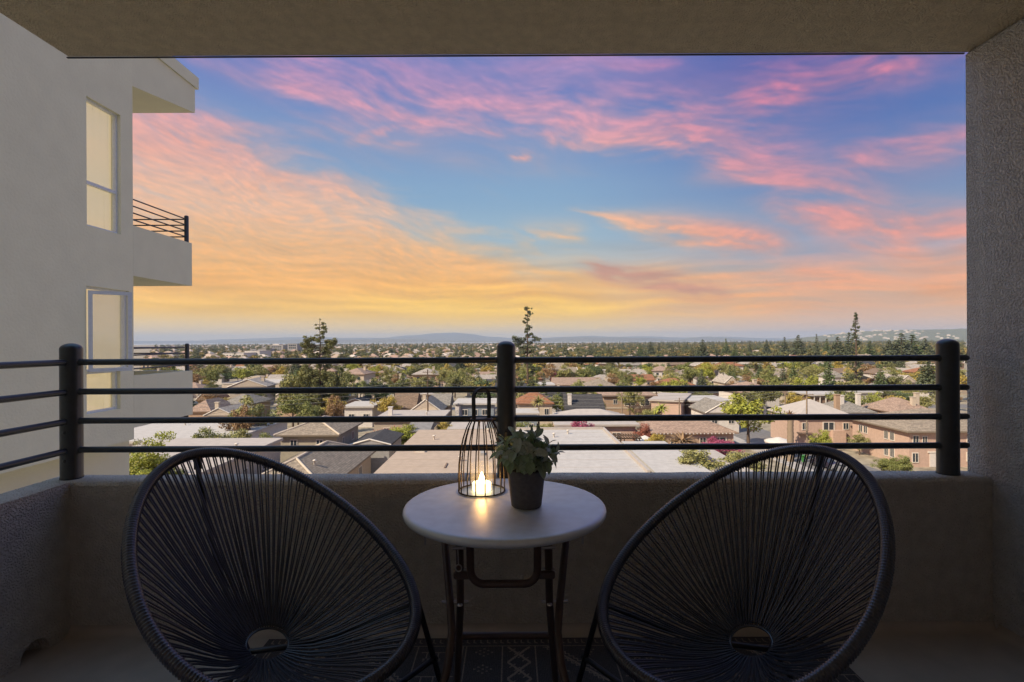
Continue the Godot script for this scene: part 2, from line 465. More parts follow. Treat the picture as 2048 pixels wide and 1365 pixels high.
func post_mesh(r: float, h: float) -> B:
	var b := B.new()
	var prof := [Vector2(0, 0), Vector2(r * 1.04, 0.0), Vector2(r * 1.04, 0.006), Vector2(r, 0.012), Vector2(r, h - r * 0.62)]
	for k in range(1, 9):
		var a := PI / 2 * k / 8
		prof.append(Vector2(r * cos(a) if k < 8 else 0.0, h - r * 0.62 + r * 0.62 * sin(a)))
	b.lathe(prof, 36)
	return b

func railing():
	var t := thing("balcony_railing", "dark blue-grey steel railing with three round posts on the near parapet", "railing", Vector3(0, 0.626, -2.29))
	var pm := post_mesh(0.0405, 0.574).done()
	var posts := [-1.875, -0.0255, 1.852]
	for x in posts:
		var p := put("post", pm, M.rail, t, Vector3(x, 0, 0))
		for y in [0.08, 0.2]:
			var b := B.new()
			b.lathe([Vector2(0.0, 0.004), Vector2(0.006, 0.003), Vector2(0.008, 0.0)], 12)
			put("plug", b, M.rail, p, Transform3D(Basis(Vector3.RIGHT, PI / 2), Vector3(0, y, 0.0402)))
	var hs := [0.493, 0.368, 0.244, 0.121]
	for h in hs:
		for seg in [[-1.845, -0.056], [0.005, 1.822]]:
			var b := B.new()
			b.tube([Vector3(seg[0], h, 0), Vector3(seg[1], h, 0)], 0.0133, 14)
			var o := put("rail", b, M.rail, t)
			for s in [0, 1]:
				var c := B.new()
				var x0: float = seg[s]
				var dir := 1.0 if s == 0 else -1.0
				c.tube([Vector3(x0 - dir * 0.004, h, 0), Vector3(x0 + dir * 0.006, h, 0), Vector3(x0 + dir * 0.014, h, 0)], [0.0185, 0.0175, 0.0135], 14)
				put("weld_collar", c, M.rail, o)
		var b := B.new()
		b.tube([Vector3(1.88, h, 0), Vector3(1.93, h, 0), Vector3(1.939, h, 0), Vector3(1.943, h, 0)], [0.0133, 0.0133, 0.010, 0.003], 14)
		put("rail_stub", b, M.rail, t)
		b = B.new()
		b.tube([Vector3(-1.875, h, 0.03), Vector3(-1.875, h, 2.79)], 0.0133, 14)
		put("side_rail", b, M.rail, t)

func table():
	M.table_white = tri_mat(lin(0.84, 0.92, 0.97), T.mottle, 2.5, 0.5)  # bluish base colour stands in for sky reflected in the white top
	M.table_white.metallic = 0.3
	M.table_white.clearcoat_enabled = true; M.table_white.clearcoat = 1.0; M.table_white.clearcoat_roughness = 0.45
	M.bronze = tri_mat(lin(0.10, 0.066, 0.054), T.coarse, 4.0, 0.4)
	M.steel = mat(lin(0.5, 0.5, 0.5), 0.3, 1.0)
	var t := thing("folding_table", "round white folding table with brown tubular legs between the two chairs", "table", Vector3(-0.024, 0, -1.61))
	var b := B.new()
	var prof := [Vector2(0, 0.69), Vector2(0.285, 0.69)]
	for k in 9:
		var a := -PI / 2 + PI * k / 8
		prof.append(Vector2(0.2885 + 0.0115 * cos(a), 0.7025 + 0.0125 * sin(a)))
	prof.append(Vector2(0.284, 0.7155)); prof.append(Vector2(0, 0.7155))
	b.lathe(prof, 96)
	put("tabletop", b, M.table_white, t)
	var Z := 1.61   # depths below are measured from the camera
	for s in [-1.0, 1.0]:
		b = B.new()
		b.tube([Vector3(s * 0.117, 0.69, Z - 1.42), Vector3(s * 0.128, 0.449, Z - 1.55), Vector3(s * 0.150, 0.20, Z - 1.69), Vector3(s * 0.168, 0.0, Z - 1.80)], 0.0108, 14)
		put("inner_leg", b, M.bronze, t)
		b = B.new()
		b.tube([Vector3(s * 0.212, 0.69, Z - 1.82), Vector3(s * 0.186, 0.56, Z - 1.67), Vector3(s * 0.158, 0.449, Z - 1.55), Vector3(s * 0.147, 0.39, Z - 1.495), Vector3(s * 0.152, 0.33, Z - 1.445), Vector3(s * 0.172, 0.26, Z - 1.385), Vector3(s * 0.20, 0.0, Z - 1.22)], 0.0112, 14)
		put("outer_leg", b, M.bronze, t)
		b = B.new()
		b.tube([Vector3(s * 0.105, 0.449, Z - 1.55), Vector3(s * 0.182, 0.449, Z - 1.55)], 0.004, 10)
		b.lathe([Vector2(0, 0.004), Vector2(0.007, 0.002), Vector2(0.008, -0.002)], 12, Vector3(s * 0.128, 0.449, Z - 1.535))
		put("pivot_bolt", b, M.steel, t)
		b = B.new()
		b.box(Vector3(s * 0.113, 0.563, Z - 1.475), Vector3(0.05, 0.022, 0.03), 0.004)
		put("bracket", b, M.bronze, t)
		b = B.new()
		b.tube([Vector3(s * 0.087, 0.655, Z - 1.42), Vector3(s * 0.135, 0.655, Z - 1.42)], 0.0045, 10)
		put("hinge_pin", b, M.steel, t)
		b = B.new()
		b.tube([Vector3(s * 0.205, 0.70, Z - 1.40), Vector3(s * 0.205, 0.672, Z - 1.40)], 0.003, 8)
		put("screw", b, M.steel, t)
	b = B.new()
	var pts := [Vector3(-0.088, 0.69, Z - 1.40), Vector3(-0.088, 0.605, Z - 1.415)]
	for k in 7:
		var a := PI / 2 * k / 6
		pts.append(Vector3(-0.088 + 0.035 * (1 - cos(a)), 0.595 - 0.035 * sin(a), Z - 1.42))
	var n := pts.size()
	for k in n:
		var q: Vector3 = pts[n - 1 - k]
		pts.append(Vector3(-q.x, q.y, q.z))
	b.tube(pts, 0.0105, 14)
	put("brace_bar", b, M.bronze, t)
	b = B.new()
	b.tube([Vector3(-0.138, 0.306, Z - 1.633), Vector3(0.138, 0.306, Z - 1.633)], 0.0105, 12)
	put("crossbar", b, M.bronze, t)
	b = B.new()
	b.tube([Vector3(-0.121, 0.66, Z - 1.408), Vector3(-0.119, 0.635, Z - 1.406), Vector3(-0.119, 0.615, Z - 1.41)], 0.0018, 6)
	var ring := []
	for k in 14:
		ring.append(Vector3(-0.119 + 0.008 * sin(TAU * k / 14), 0.606 + 0.009 * cos(TAU * k / 14), Z - 1.41))
	b.tube(ring, 0.0016, 6, true)
	put("locking_pin", b, M.steel, t)

func lantern():
	M.wire_black = mat(lin(0.03, 0.022, 0.018), 0.42, 0.3)
	M.leather = tri_mat(lin(0.03, 0.024, 0.02), T.coarse, 6.0, 0.6)
	M.wax = mat(lin(0.8, 0.72, 0.55), 0.5)
	M.wax.emission_enabled = true; M.wax.emission = lin(1.0, 0.74, 0.36); M.wax.emission_energy_multiplier = 2.6
	M.flame = mat(lin(1, 0.8, 0.4), 0.5)
	M.flame.emission_enabled = true; M.flame.emission = lin(1.0, 0.72, 0.32); M.flame.emission_energy_multiplier = 9.0
	var at := Vector3(-0.100, 0.7156, -1.741)
	var t := thing("wire_lantern", "dark wire cage lantern with a strap handle on the white table", "lantern", at)
	for e in [[0.0745, 0.0028, 0.0025], [0.034, 0.233, 0.0025]]:
		var b := B.new()
		var ring := []
		for k in 40: ring.append(Vector3(e[0] * cos(TAU * k / 40), e[1], e[0] * sin(TAU * k / 40)))
		b.tube(ring, e[2], 8, true)
		put("hoop", b, M.wire_black, t)
	var b := B.new()
	b.lathe([Vector2(0.0, 0.2345), Vector2(0.034, 0.2345), Vector2(0.034, 0.231), Vector2(0, 0.231)], 32)
	put("top_plate", b, M.wire_black, t)
	var prof := [Vector2(0.0745, 0.003), Vector2(0.0748, 0.05), Vector2(0.0735, 0.09), Vector2(0.069, 0.13), Vector2(0.0605, 0.17), Vector2(0.049, 0.205), Vector2(0.034, 0.233)]
	for k in 16:
		b = B.new()
		var a := TAU * (k + 0.5) / 16
		var pts := []
		for p in prof: pts.append(Vector3(p.x * cos(a), p.y, p.x * sin(a)))
		b.tube(pts, 0.0019, 7)
		put("cage_wire", b, M.wire_black, t)
	b = B.new()
	var path := [Vector3(-0.0285, 0.228, 0), Vector3(-0.0295, 0.285, 0)]
	for k in range(0, 13):
		var a := PI * k / 12
		path.append(Vector3(-0.0295 * cos(a), 0.302 + 0.030 * sin(a), 0))
	path.append(Vector3(0.0295, 0.285, 0)); path.append(Vector3(0.0285, 0.228, 0))
	for i in path.size() - 1:
		var p: Vector3 = path[i]; var q: Vector3 = path[i + 1]
		var d := (q - p).normalized()
		var nn := Vector3(-d.y, d.x, 0) * 0.0022
		var zz := Vector3(0, 0, 0.0085)
		b.st.set_smooth_group(1)
		b.quad(p + nn - zz, p + nn + zz, q + nn + zz, q + nn - zz)
		b.quad(p - nn + zz, p - nn - zz, q - nn - zz, q - nn + zz)
		b.st.set_smooth_group(2)
		b.quad(p + nn + zz, p - nn + zz, q - nn + zz, q + nn + zz)
		b.quad(p - nn - zz, p + nn - zz, q + nn - zz, q - nn - zz)
	put("strap_handle", b, M.leather, t, Transform3D(Basis(Vector3.UP, 0.62), Vector3.ZERO))
	# the candle in its glass
	var c := thing("candle_glass", "lit candle glowing in a clear glass cup inside the wire lantern", "candle", at)
	b = B.new()
	b.lathe([Vector2(0.0355, 0.003), Vector2(0.0355, 0.088)], 40)
	b.lathe([Vector2(0.0, 0.003), Vector2(0.0355, 0.003)], 40)
	var rim := []
	for k in 40: rim.append(Vector3(0.0355 * cos(TAU * k / 40), 0.089, 0.0355 * sin(TAU * k / 40)))
	b.tube(rim, 0.0012, 6, true)
	M.cup = mat(Color(0.9, 0.95, 1.0, 0.05), 0.02)
	M.cup.transparency = BaseMaterial3D.TRANSPARENCY_ALPHA; M.cup.metallic_specular = 0.25
	put("glass_cup", b, M.cup, c)
	b = B.new()
	b.lathe([Vector2(0, 0.005), Vector2(0.030, 0.005), Vector2(0.0305, 0.026), Vector2(0.028, 0.029), Vector2(0.012, 0.026), Vector2(0, 0.025)], 28)
	put("candle_wax", b, M.wax, c)
	b = B.new()
	b.lathe([Vector2(0, 0.027), Vector2(0.006, 0.030), Vector2(0.0095, 0.037), Vector2(0.008, 0.046), Vector2(0.004, 0.056), Vector2(0, 0.064)], 14)
	put("flame", b, M.flame, c)
	var l := OmniLight3D.new()
	l.name = "candle_light"
	l.light_color = Color(1.0, 0.72, 0.38); l.light_energy = 0.012; l.light_size = 0.006; l.omni_range = 8.0; l.omni_attenuation = 2.0; l.shadow_enabled = true
	l.position = Vector3(0, 0.040, 0)
	c.add_child(l)

func leaf_mesh(sd: int) -> ArrayMesh:
	var r := RandomNumberGenerator.new(); r.seed = sd
	var b := B.new()
	b.st.set_smooth_group(1)
	var L := 0.05; var n := 7
	var curl := r.randf_range(0.2, 0.7)
	var rows := []
	for i in n + 1:
		var t := float(i) / n
		var w := 0.0165 * pow(sin(PI * pow(t, 0.85)), 0.6) + 0.0004
		var y := -curl * L * t * t * 0.5
		var row := []
		for k in 5:
			var e := (k - 2) / 2.0
			row.append(Vector3(e * w, y + absf(e) * w * 0.35 + 0.0008 * sin(t * 14.0 + k), L * t))
		rows.append(row)
	for i in n:
		for k in 4:
			b.quad(rows[i][k], rows[i + 1][k], rows[i + 1][k + 1], rows[i][k + 1])
	return b.done()

func plant():
	M.pot = tri_mat(lin(0.16, 0.15, 0.15), T.coarse, 6.0, 0.9, T.fine, 0.03)
	M.soil = tri_mat(lin(0.03, 0.022, 0.016), T.coarse, 20.0, 1.0)
	var leaves := []
	for e in [[0.48, 0.57, 0.40], [0.60, 0.66, 0.55], [0.36, 0.47, 0.27]]:
		var m := tri_mat(lin(e[0], e[1], e[2]), T.coarse, 12.0, 0.6)
		m.backlight_enabled = true; m.backlight = Color(0.3, 0.4, 0.2)
		leaves.append(m)
	M.stem = mat(lin(0.12, 0.12, 0.07), 0.8)
	var at := Vector3(0.040, 0.7156, -1.583)
	var t := thing("potted_plant", "grey-green leafy plant in a dark concrete pot on the white table", "potted plant", at)
	var b := B.new()
	b.lathe([Vector2(0, 0.0), Vector2(0.041, 0.0), Vector2(0.0445, 0.004), Vector2(0.056, 0.104), Vector2(0.0565, 0.108), Vector2(0.0545, 0.110), Vector2(0.0525, 0.107), Vector2(0.051, 0.095)], 48)
	var pot := put("pot", b, M.pot, t)
	b = B.new()
	b.lathe([Vector2(0.0515, 0.098), Vector2(0.03, 0.101), Vector2(0, 0.102)], 24)
	put("soil", b, M.soil, pot)
	var r := RandomNumberGenerator.new(); r.seed = 12
	var lm := [leaf_mesh(1), leaf_mesh(2), leaf_mesh(3)]
	for k in 33:
		var a := TAU * k / 33 * 2.4 + r.randf() * 0.5
		var lean := sqrt((k + 0.5) / 34.0) * 1.42
		var len := r.randf_range(0.095, 0.138) * (1.0 - 0.12 * lean)
		var base := Vector3(cos(a), 0, sin(a)) * 0.03 * r.randf() + Vector3(0, 0.1, 0)
		var dir0 := Vector3(0, 1, 0)
		var out := Vector3(cos(a), 0, sin(a))
		var pts := []
		for i in 6:
			var s := i / 5.0
			var ang := lean * (0.35 + 0.65 * s)
			pts.append(base if i == 0 else pts[i - 1] + (dir0 * cos(ang) + out * sin(ang)) * len / 5.0)
		b = B.new()
		b.tube(pts, [0.0017, 0.0016, 0.0015, 0.0013, 0.0011, 0.0008], 6)
		put("stem", b, M.stem, t)
		var nl := 9
		for i in nl:
			var s := 0.28 + 0.72 * i / (nl - 1.0)
			var j := mini(int(s * 5.0), 4)
			var p: Vector3 = (pts[j] as Vector3).lerp(pts[j + 1], s * 5.0 - j)
			var d: Vector3 = (pts[j + 1] - pts[j]).normalized()
			var side := d.cross(Vector3(cos(i * 2.4 + k), 0.15, sin(i * 2.4 + k))).normalized()
			var go := (side * r.randf_range(0.75, 1.0) + d * r.randf_range(0.3, 0.8) + Vector3(0, -0.12, 0)).normalized()
			if i == nl - 1: go = d
			var nrm := (d - go * d.dot(go) + Vector3(0, 0.35, 0) + out * 0.2)
			nrm = (nrm - go * nrm.dot(go)).normalized()
			var bs := Basis(nrm.cross(go).normalized(), nrm, go)
			var sc := r.randf_range(0.45, 0.88) * (0.72 if i == nl - 1 else 1.0)
			put("leaf", lm[r.randi() % 3], leaves[r.randi() % 3], t, Transform3D(bs.scaled(Vector3.ONE * sc), p))

func rug_image() -> ImageTexture:
	var W := 1320; var H := 900
	var im := Image.create(W, H, false, Image.FORMAT_RGB8)
	var r := RandomNumberGenerator.new(); r.seed = 8
	for y in H:
		for x in W:
			var g := r.randf_range(0.75, 1.25) * (0.9 + 0.2 * sin(x * 1.7) * r.randf())
			im.set_pixel(x, y, Color(0.32 * g, 0.295 * g, 0.30 * g))
	var ink := func(x: float, y: float, s: float):
		for dy in range(int(-s), int(s) + 1):
			for dx in range(int(-s), int(s) + 1):
				var px := int(x) + dx; var py := int(y) + dy
				if px >= 0 and py >= 0 and px < W and py < H and r.randf() < 0.8:
					var g := r.randf_range(0.75, 1.1)
					im.set_pixel(px, py, Color(0.60 * g, 0.53 * g, 0.48 * g))
	var line := func(a: Vector2, b: Vector2, s: float):
		var n := int(a.distance_to(b) / 1.5) + 1
		for i in n + 1:
			var p := a.lerp(b, float(i) / n)
			ink.call(p.x, p.y, s)
	# ticks and a line along the far edge
	for x in range(14, W - 10, 16):
		line.call(Vector2(x, 8), Vector2(x, 20), 1)
		line.call(Vector2(x, 20), Vector2(x + 6, 22), 1)
	line.call(Vector2(8, 34), Vector2(W - 8, 34), 1)
	# lengthwise bands: rules, cross-stitch, clusters of squares, toothed diagonals
	var x := 20.0
	var band := 0
	while x < W - 40:
		line.call(Vector2(x, 36), Vector2(x, H - 10), 1)
		if band % 4 == 0:
			line.call(Vector2(x + 8, 36), Vector2(x + 8, H - 10), 1)
		match band % 4:
			0:
				for y in range(60, H - 30, 64):
					for e in [[0, -14], [-9, -7], [9, -7], [-18, 0], [0, 0], [18, 0], [-9, 7], [9, 7], [0, 14]]:
						ink.call(x + 50 + e[0], y + e[1], 2.6)
				x += 92
			1:
				for y in range(40, H - 60, 60):
					line.call(Vector2(x + 14, y), Vector2(x + 62, y + 58), 2)
					line.call(Vector2(x + 62, y), Vector2(x + 14, y + 58), 2)
					for e in [12, 24, 36, 48]:
						line.call(Vector2(x + 14 + e * 0.8 - 6, y + e + 6), Vector2(x + 14 + e * 0.8 + 6, y + e - 6), 1)
				x += 76
			2:
				var y := 40.0
				while y < H - 40:
					for s in 14:
						var p := Vector2(x + 20 + s * 8.5, y + s * 9)
						line.call(p, p + Vector2(8.5, 0), 1); line.call(p + Vector2(8.5, 0), p + Vector2(8.5, 9), 1)
						line.call(p + Vector2(24, 0), p + Vector2(31, 0), 1); line.call(p + Vector2(31, 0), p + Vector2(31, 9), 1)
					line.call(Vector2(x + 30, y - 2), Vector2(x + 150, y + 125), 2)
					for e in [[90, 10], [102, 10], [114, 10], [96, 20], [108, 20], [102, 30], [24, 92], [36, 92], [48, 92], [30, 102], [42, 102], [36, 112]]:
						ink.call(x + 20 + e[0], y + e[1], 2.6)
					y += 150
				x += 178
			3:
				for y in range(60, H - 40, 90):
					line.call(Vector2(x + 12, y), Vector2(x + 90, y), 1)
					for k in 3:
						line.call(Vector2(x + 24 + k * 26, y), Vector2(x + 24 + k * 26, y + 22), 1)
						for e in [[-5, 26], [5, 26], [-5, 32], [5, 32]]: ink.call(x + 24 + k * 26 + e[0], y + e[1], 2)
				x += 104
		band += 1
	im.generate_mipmaps()
	return ImageTexture.create_from_image(im)

func rug():
	M.rug = mat(Color.WHITE, 0.95)
	M.rug.albedo_texture = rug_image()
	M.rug.heightmap_enabled = true; M.rug.heightmap_texture = T.fine; M.rug.heightmap_scale = 0.05
	var b := B.new()
	b.st.set_smooth_group(-1)
	var w := 1.1; var d := 0.74; var h := 0.008
	b.quad(Vector3(-w, h, d), Vector3(w, h, d), Vector3(w, h, -d), Vector3(-w, h, -d), Vector2(0, 1), Vector2(1, 1), Vector2(1, 0), Vector2(0, 0))
	for e in [[Vector3(-w, 0, d), Vector3(w, 0, d)], [Vector3(w, 0, d), Vector3(w, 0, -d)], [Vector3(w, 0, -d), Vector3(-w, 0, -d)], [Vector3(-w, 0, -d), Vector3(-w, 0, d)]]:
		b.quad(e[0], e[1], e[1] + Vector3(0, h, 0), e[0] + Vector3(0, h, 0), Vector2.ZERO, Vector2.ZERO, Vector2.ZERO, Vector2.ZERO)
	var o := put("patterned_rug", b, M.rug, null, Vector3(0.12, 0.001, -1.42))
	tag(o, "charcoal woven rug with pale geometric motifs under the table and chairs", "rug")

func ring_at(t: float) -> Vector3:     # the tube of the chair's hoop, in the chair's own axes (front is +z)
	var v := 0.420 * cos(t) + 0.0048 * sin(t) * sin(t)
	var u := 0.3385 * sin(t) * (1.0 - 0.151 * cos(t))
	return Vector3(u, 0.5995 + 0.2295 * cos(t) + 0.0112 * cos(2 * t) - 0.0047 * cos(3 * t), -v)

func chairs():
	M.cord = tri_mat(lin(0.044, 0.052, 0.078), T.coarse, 8.0, 0.3)
	M.cord.clearcoat_enabled = true; M.cord.clearcoat = 1.0; M.cord.clearcoat_roughness = 0.25
	M.chair_steel = tri_mat(lin(0.012, 0.014, 0.02), T.coarse, 5.0, 0.35)
	var t := thing("cord_chair", "black cord lounge chair in the shape of an egg, left of the table", "chair", Vector3(-0.684, 0, -1.536), 0.987, "pair of black cord chairs")
	# wound hoop
	var b := B.new()
	b.st.set_smooth_group(1)
	var n := 990; var sides := 10
	var rows := []
	var wob := RandomNumberGenerator.new(); wob.seed = 2
	for i in n:
		var a := TAU * i / n
		var p := ring_at(a)
		var d := (ring_at(a + 0.004) - ring_at(a - 0.004)).normalized()
		var s := d.cross(Vector3.UP).normalized()
		var up := s.cross(d)
		var rr := (0.0128 if i % 3 == 0 else 0.0174) + wob.randf_range(-0.0003, 0.0003)
		var row := []
		for k in sides: row.append(p + (s * cos(TAU * k / sides) + up * sin(TAU * k / sides)) * rr)
		rows.append(row)
	for i in n:
		for k in sides:
			var k2 := (k + 1) % sides
			var j := (i + 1) % n
			b.quad(rows[i][k], rows[j][k], rows[j][k2], rows[i][k2])
	put("hoop", b, M.cord, t)
	var hc := Vector3(0, 0.335, -0.03)
	var low := Vector3(0, -0.006, 0)
	var tilt := Basis(Vector3.RIGHT, 0.42)
	b = B.new()
	var pts := []
	for k in 40: pts.append(hc + low + tilt * Vector3(0.058 * sin(TAU * k / 40), 0, -0.058 * cos(TAU * k / 40)))
	b.tube(pts, 0.004, 8, true)
	put("centre_ring", b, M.cord, t)
	var nc := 172
	for i in nc:
		var a := TAU * (i + (0.17 if i % 2 == 0 else -0.17)) / nc
		var p := ring_at(a)
		var q := hc + tilt * Vector3(0.060 * sin(a), 0.004 * (i % 3 - 1), -0.060 * cos(a))
		var inward := (q - p).normalized()
		p += inward * 0.014
		var cp := []
		for k in 6:
			var s := k / 5.0
			cp.append(p.lerp(q, s) + Vector3(0, -0.030 * sin(PI * s) * s, 0))
		b = B.new()
		b.tube(cp, 0.0026, 6, false, false)
		put("cord", b, M.cord, t)
	# steel frame
	var K := Vector3(0, 0.275, -0.13)
	var top := ring_at(0.0)
	b = B.new()
	b.tube([top + Vector3(0, -0.014, -0.004), top + Vector3(0, -0.08, 0.012), Vector3(0, 0.56, -0.33), Vector3(0, 0.40, -0.235), K], 0.0085, 10)
	put("back_rod", b, M.chair_steel, t)
	b = B.new()
	b.tube([top + Vector3(0, 0.004, 0), top + Vector3(0, -0.05, 0.004)], 0.0125, 10)
	put("sleeve", b, M.chair_steel, t)
	for s in [-1.0, 1.0]:
		var side := ring_at(2.356 * s)
		b = B.new()
		b.tube([K, K.lerp(side, 0.35) + Vector3(0, -0.03, 0), K.lerp(side, 0.7) + Vector3(0, -0.03, 0), side + Vector3(0, -0.012, 0)], 0.0085, 10)
		put("arm_rod", b, M.chair_steel, t)
		b = B.new()
		b.tube([side + Vector3(s * 0.012, -0.005, 0), Vector3(s * 0.35, 0.006, 0.38)], 0.0085, 10)
		put("leg", b, M.chair_steel, t)
	b = B.new()
	b.tube([K + Vector3(0.01, 0.0, 0), Vector3(0.0, 0.006, -0.36)], 0.0075, 10)
	put("leg", b, M.chair_steel, t)
	b = B.new()
	b.tube([Vector3(-0.318, 0.25, 0.33), Vector3(0.318, 0.25, 0.33)], 0.008, 10)
	put("foot_brace", b, M.chair_steel, t)
	var o := copy_of(t, "black cord lounge chair in the shape of an egg, right of the table", "pair of black cord chairs")
	o.position = Vector3(0.660, 0, -1.536); o.rotation.y = -0.987


# ------------------------------------------------------------------ the building's wing on the left
func wing():
	var t := thing("apartment_wing", "tall grey stucco apartment wing with balconies and lit windows", "building", Vector3(-6.6, GY, 0))
	var wall := CSGCombiner3D.new()
	wall.name = "wall"; t.add_child(wall, true)
	wall.material_override = M.wing
	var add := func(lo: Vector3, hi: Vector3, cut: bool):
		var c := CSGBox3D.new(); c.name = "block"
		c.size = hi - lo; c.position = (lo + hi) / 2 - Vector3(-6.6, GY, 0)
		if cut: c.operation = CSGShape3D.OPERATION_SUBTRACTION
		wall.add_child(c, true)
	add.call(Vector3(-15, -0.48, -9.39), Vector3(-6.6, 6.75, 0.5), false)
	add.call(Vector3(-15, GY, -9.76), Vector3(-6.95, -0.48, 0.5), false)
	add.call(Vector3(-6.9, 3.03, -9.10), Vector3(-6.5, 5.05, -8.37), true)
	add.call(Vector3(-6.9, 0.75, -9.29), Vector3(-6.5, 2.09, -8.35), true)
	add.call(Vector3(-6.9, 0.09, -9.07), Vector3(-6.5, 0.745, -8.35), true)
	var loc := Vector3(6.6, -GY, 0)
	var win := func(called: String, y0: float, y1: float, z0: float, z1: float, split: float, parent):
		var b := B.new()
		var f := 0.035
		var x := -6.60
		for e in [[y0, y0 + f, z0, z1], [y1 - f, y1, z0, z1], [y0 + f, y1 - f, z0, z0 + f], [y0 + f, y1 - f, z1 - f, z1]]:
			b.box(loc + Vector3(x - 0.09, (e[0] + e[1]) / 2, (e[2] + e[3]) / 2), Vector3(0.06, e[1] - e[0], e[3] - e[2]))
		if split > 0.0: b.box(loc + Vector3(x - 0.088, split, (z0 + z1) / 2), Vector3(0.06, 0.05, z1 - z0 - 2 * f))
		var o := put(called, b, M.white_frame, parent)
		b = B.new()
		b.box(loc + Vector3(x - 0.10, (y0 + y1) / 2, (z0 + z1) / 2), Vector3(0.008, y1 - y0 - 2 * f, z1 - z0 - 2 * f))
		put("pane", b, M.glass, o)
		b = B.new()
		var ns := 9
		for k in ns:      # the blind hangs in soft vertical folds
			var za := lerpf(z0 + 0.01, z1 - 0.01, float(k) / ns); var zb := lerpf(z0 + 0.01, z1 - 0.01, (k + 1.0) / ns)
			b.quad(loc + Vector3(x - 0.16 + 0.004 * (k % 2), y0, zb), loc + Vector3(x - 0.16 + 0.004 * (k % 2), y0, za), loc + Vector3(x - 0.16 + 0.004 * ((k + 1) % 2), y1, za), loc + Vector3(x - 0.16 + 0.004 * ((k + 1) % 2), y1, zb))
		put("window_blind", b, M.blind, o)
	win.call("window", 3.03, 5.05, -9.10, -8.37, 3.73, t)
	win.call("window", 0.75, 2.09, -9.29, -8.35, 0.0, t)
	win.call("window", 0.09, 0.745, -9.07, -8.35, 0.0, t)
	# the open casement sash
	var sash := Node3D.new(); sash.name = "open_sash"; t.add_child(sash, true)
	sash.position = loc + Vector3(-6.58, 0.75, -8.36)
	sash.rotation.y = deg_to_rad(42.0)
	var b := B.new()
	var sw := 0.56; var shh := 1.27
	for e in [[0.0, 0.055, 0.0, sw], [shh - 0.055, shh, 0.0, sw], [0.055, shh - 0.055, 0.0, 0.055], [0.055, shh - 0.055, sw - 0.055, sw]]:
		b.box(Vector3((e[2] + e[3]) / 2, (e[0] + e[1]) / 2, 0), Vector3(e[3] - e[2], e[1] - e[0], 0.04))
	put("sash_frame", b, M.white_frame, sash)
	b = B.new()
	b.box(Vector3(sw / 2, shh / 2, 0), Vector3(sw - 0.11, shh - 0.11, 0.008))
	put("sash_pane", b, M.sash_glass, sash)
	# balconies beyond the corner
	for e in [[2.37, 3.25], [-0.28, 0.624]]:
		b = B.new()
		var y0: float = e[0]; var y1: float = e[1]
		b.box(loc + Vector3(-6.665, (y0 + y1) / 2, -10.255), Vector3(0.13, y1 - y0, 1.724))
		b.box(loc + Vector3(-10.86, (y0 + y1) / 2, -11.055), Vector3(8.26, y1 - y0, 0.124))
		b.box(loc + Vector3(-10.86, y0 + 0.103, -10.19), Vector3(8.255, 0.2, 1.594))
		var par := put("balcony", b, M.wing_trim, t)
		var pm := post_mesh(0.042, 0.56).done()
		put("post", pm, M.rail, par, loc + Vector3(-6.67, y1, -11.05))
		for h in [0.48, 0.36, 0.24, 0.12]:
			b = B.new()
			b.tube([loc + Vector3(-6.67, y1 + h, -9.38), loc + Vector3(-6.67, y1 + h, -11.0)], 0.0133, 8)
			b.tube([loc + Vector3(-6.71, y1 + h, -11.05), loc + Vector3(-14.0, y1 + h, -11.05)], 0.0133, 8)
			put("rail", b, M.rail, par)
	# rising eave at the top
	b = B.new()
	var pf := [Vector2(-9.39, 5.68), Vector2(-11.25, 6.0), Vector2(-11.25, 6.52), Vector2(-9.39, 6.52)]
	for k in 4:
		var p: Vector2 = pf[k]; var q: Vector2 = pf[(k + 1) % 4]
		b.quad(loc + Vector3(-6.6, p.y, p.x), loc + Vector3(-15, p.y, p.x), loc + Vector3(-15, q.y, q.x), loc + Vector3(-6.6, q.y, q.x))
	b.quad(loc + Vector3(-6.6, 5.68, -9.39), loc + Vector3(-6.6, 6.0, -11.25), loc + Vector3(-6.6, 6.52, -11.25), loc + Vector3(-6.6, 6.52, -9.39))
	put("eave", b, M.wing_trim, t)
	b = B.new()
	b.box(loc + Vector3(-10.78, 6.645, -10.35), Vector3(8.42, 0.24, 1.98))
	put("eave_trim", b, M.wing_trim, t)
	var main := stucco_box("apartment_building", Vector3(-15, GY, 0.708), Vector3(9, 8.5, 14), M.wing)
	tag(main, "main block of the stucco apartment building behind the balcony", "building")


# ------------------------------------------------------------------ houses
var win_frame: ArrayMesh
var win_pane: ArrayMesh
var taken := []            # [x0, x1, z0, z1] of ground already built on

func claim(x0: float, x1: float, z0: float, z1: float):
	taken.append([x0, x1, z0, z1])

func is_free(x0: float, x1: float, z0: float, z1: float) -> bool:
	for r in taken:
		if x0 < r[1] and x1 > r[0] and z0 < r[3] and z1 > r[2]: return false
	return true

func house_parts():
	var b := B.new()
	for e in [[-0.5, -0.42, -0.5, 0.5], [0.42, 0.5, -0.5, 0.5], [-0.42, 0.42, 0.42, 0.5], [-0.42, 0.42, -0.5, -0.42], [-0.03, 0.03, -0.42, 0.42]]:
		b.box(Vector3((e[0] + e[1]) / 2, (e[2] + e[3]) / 2, 0.03), Vector3(e[1] - e[0], e[3] - e[2], 0.12))
	win_frame = b.done()
	b = B.new()
	b.box(Vector3(0, 0, 0.02), Vector3(0.86, 0.86, 0.05))
	win_pane = b.done()

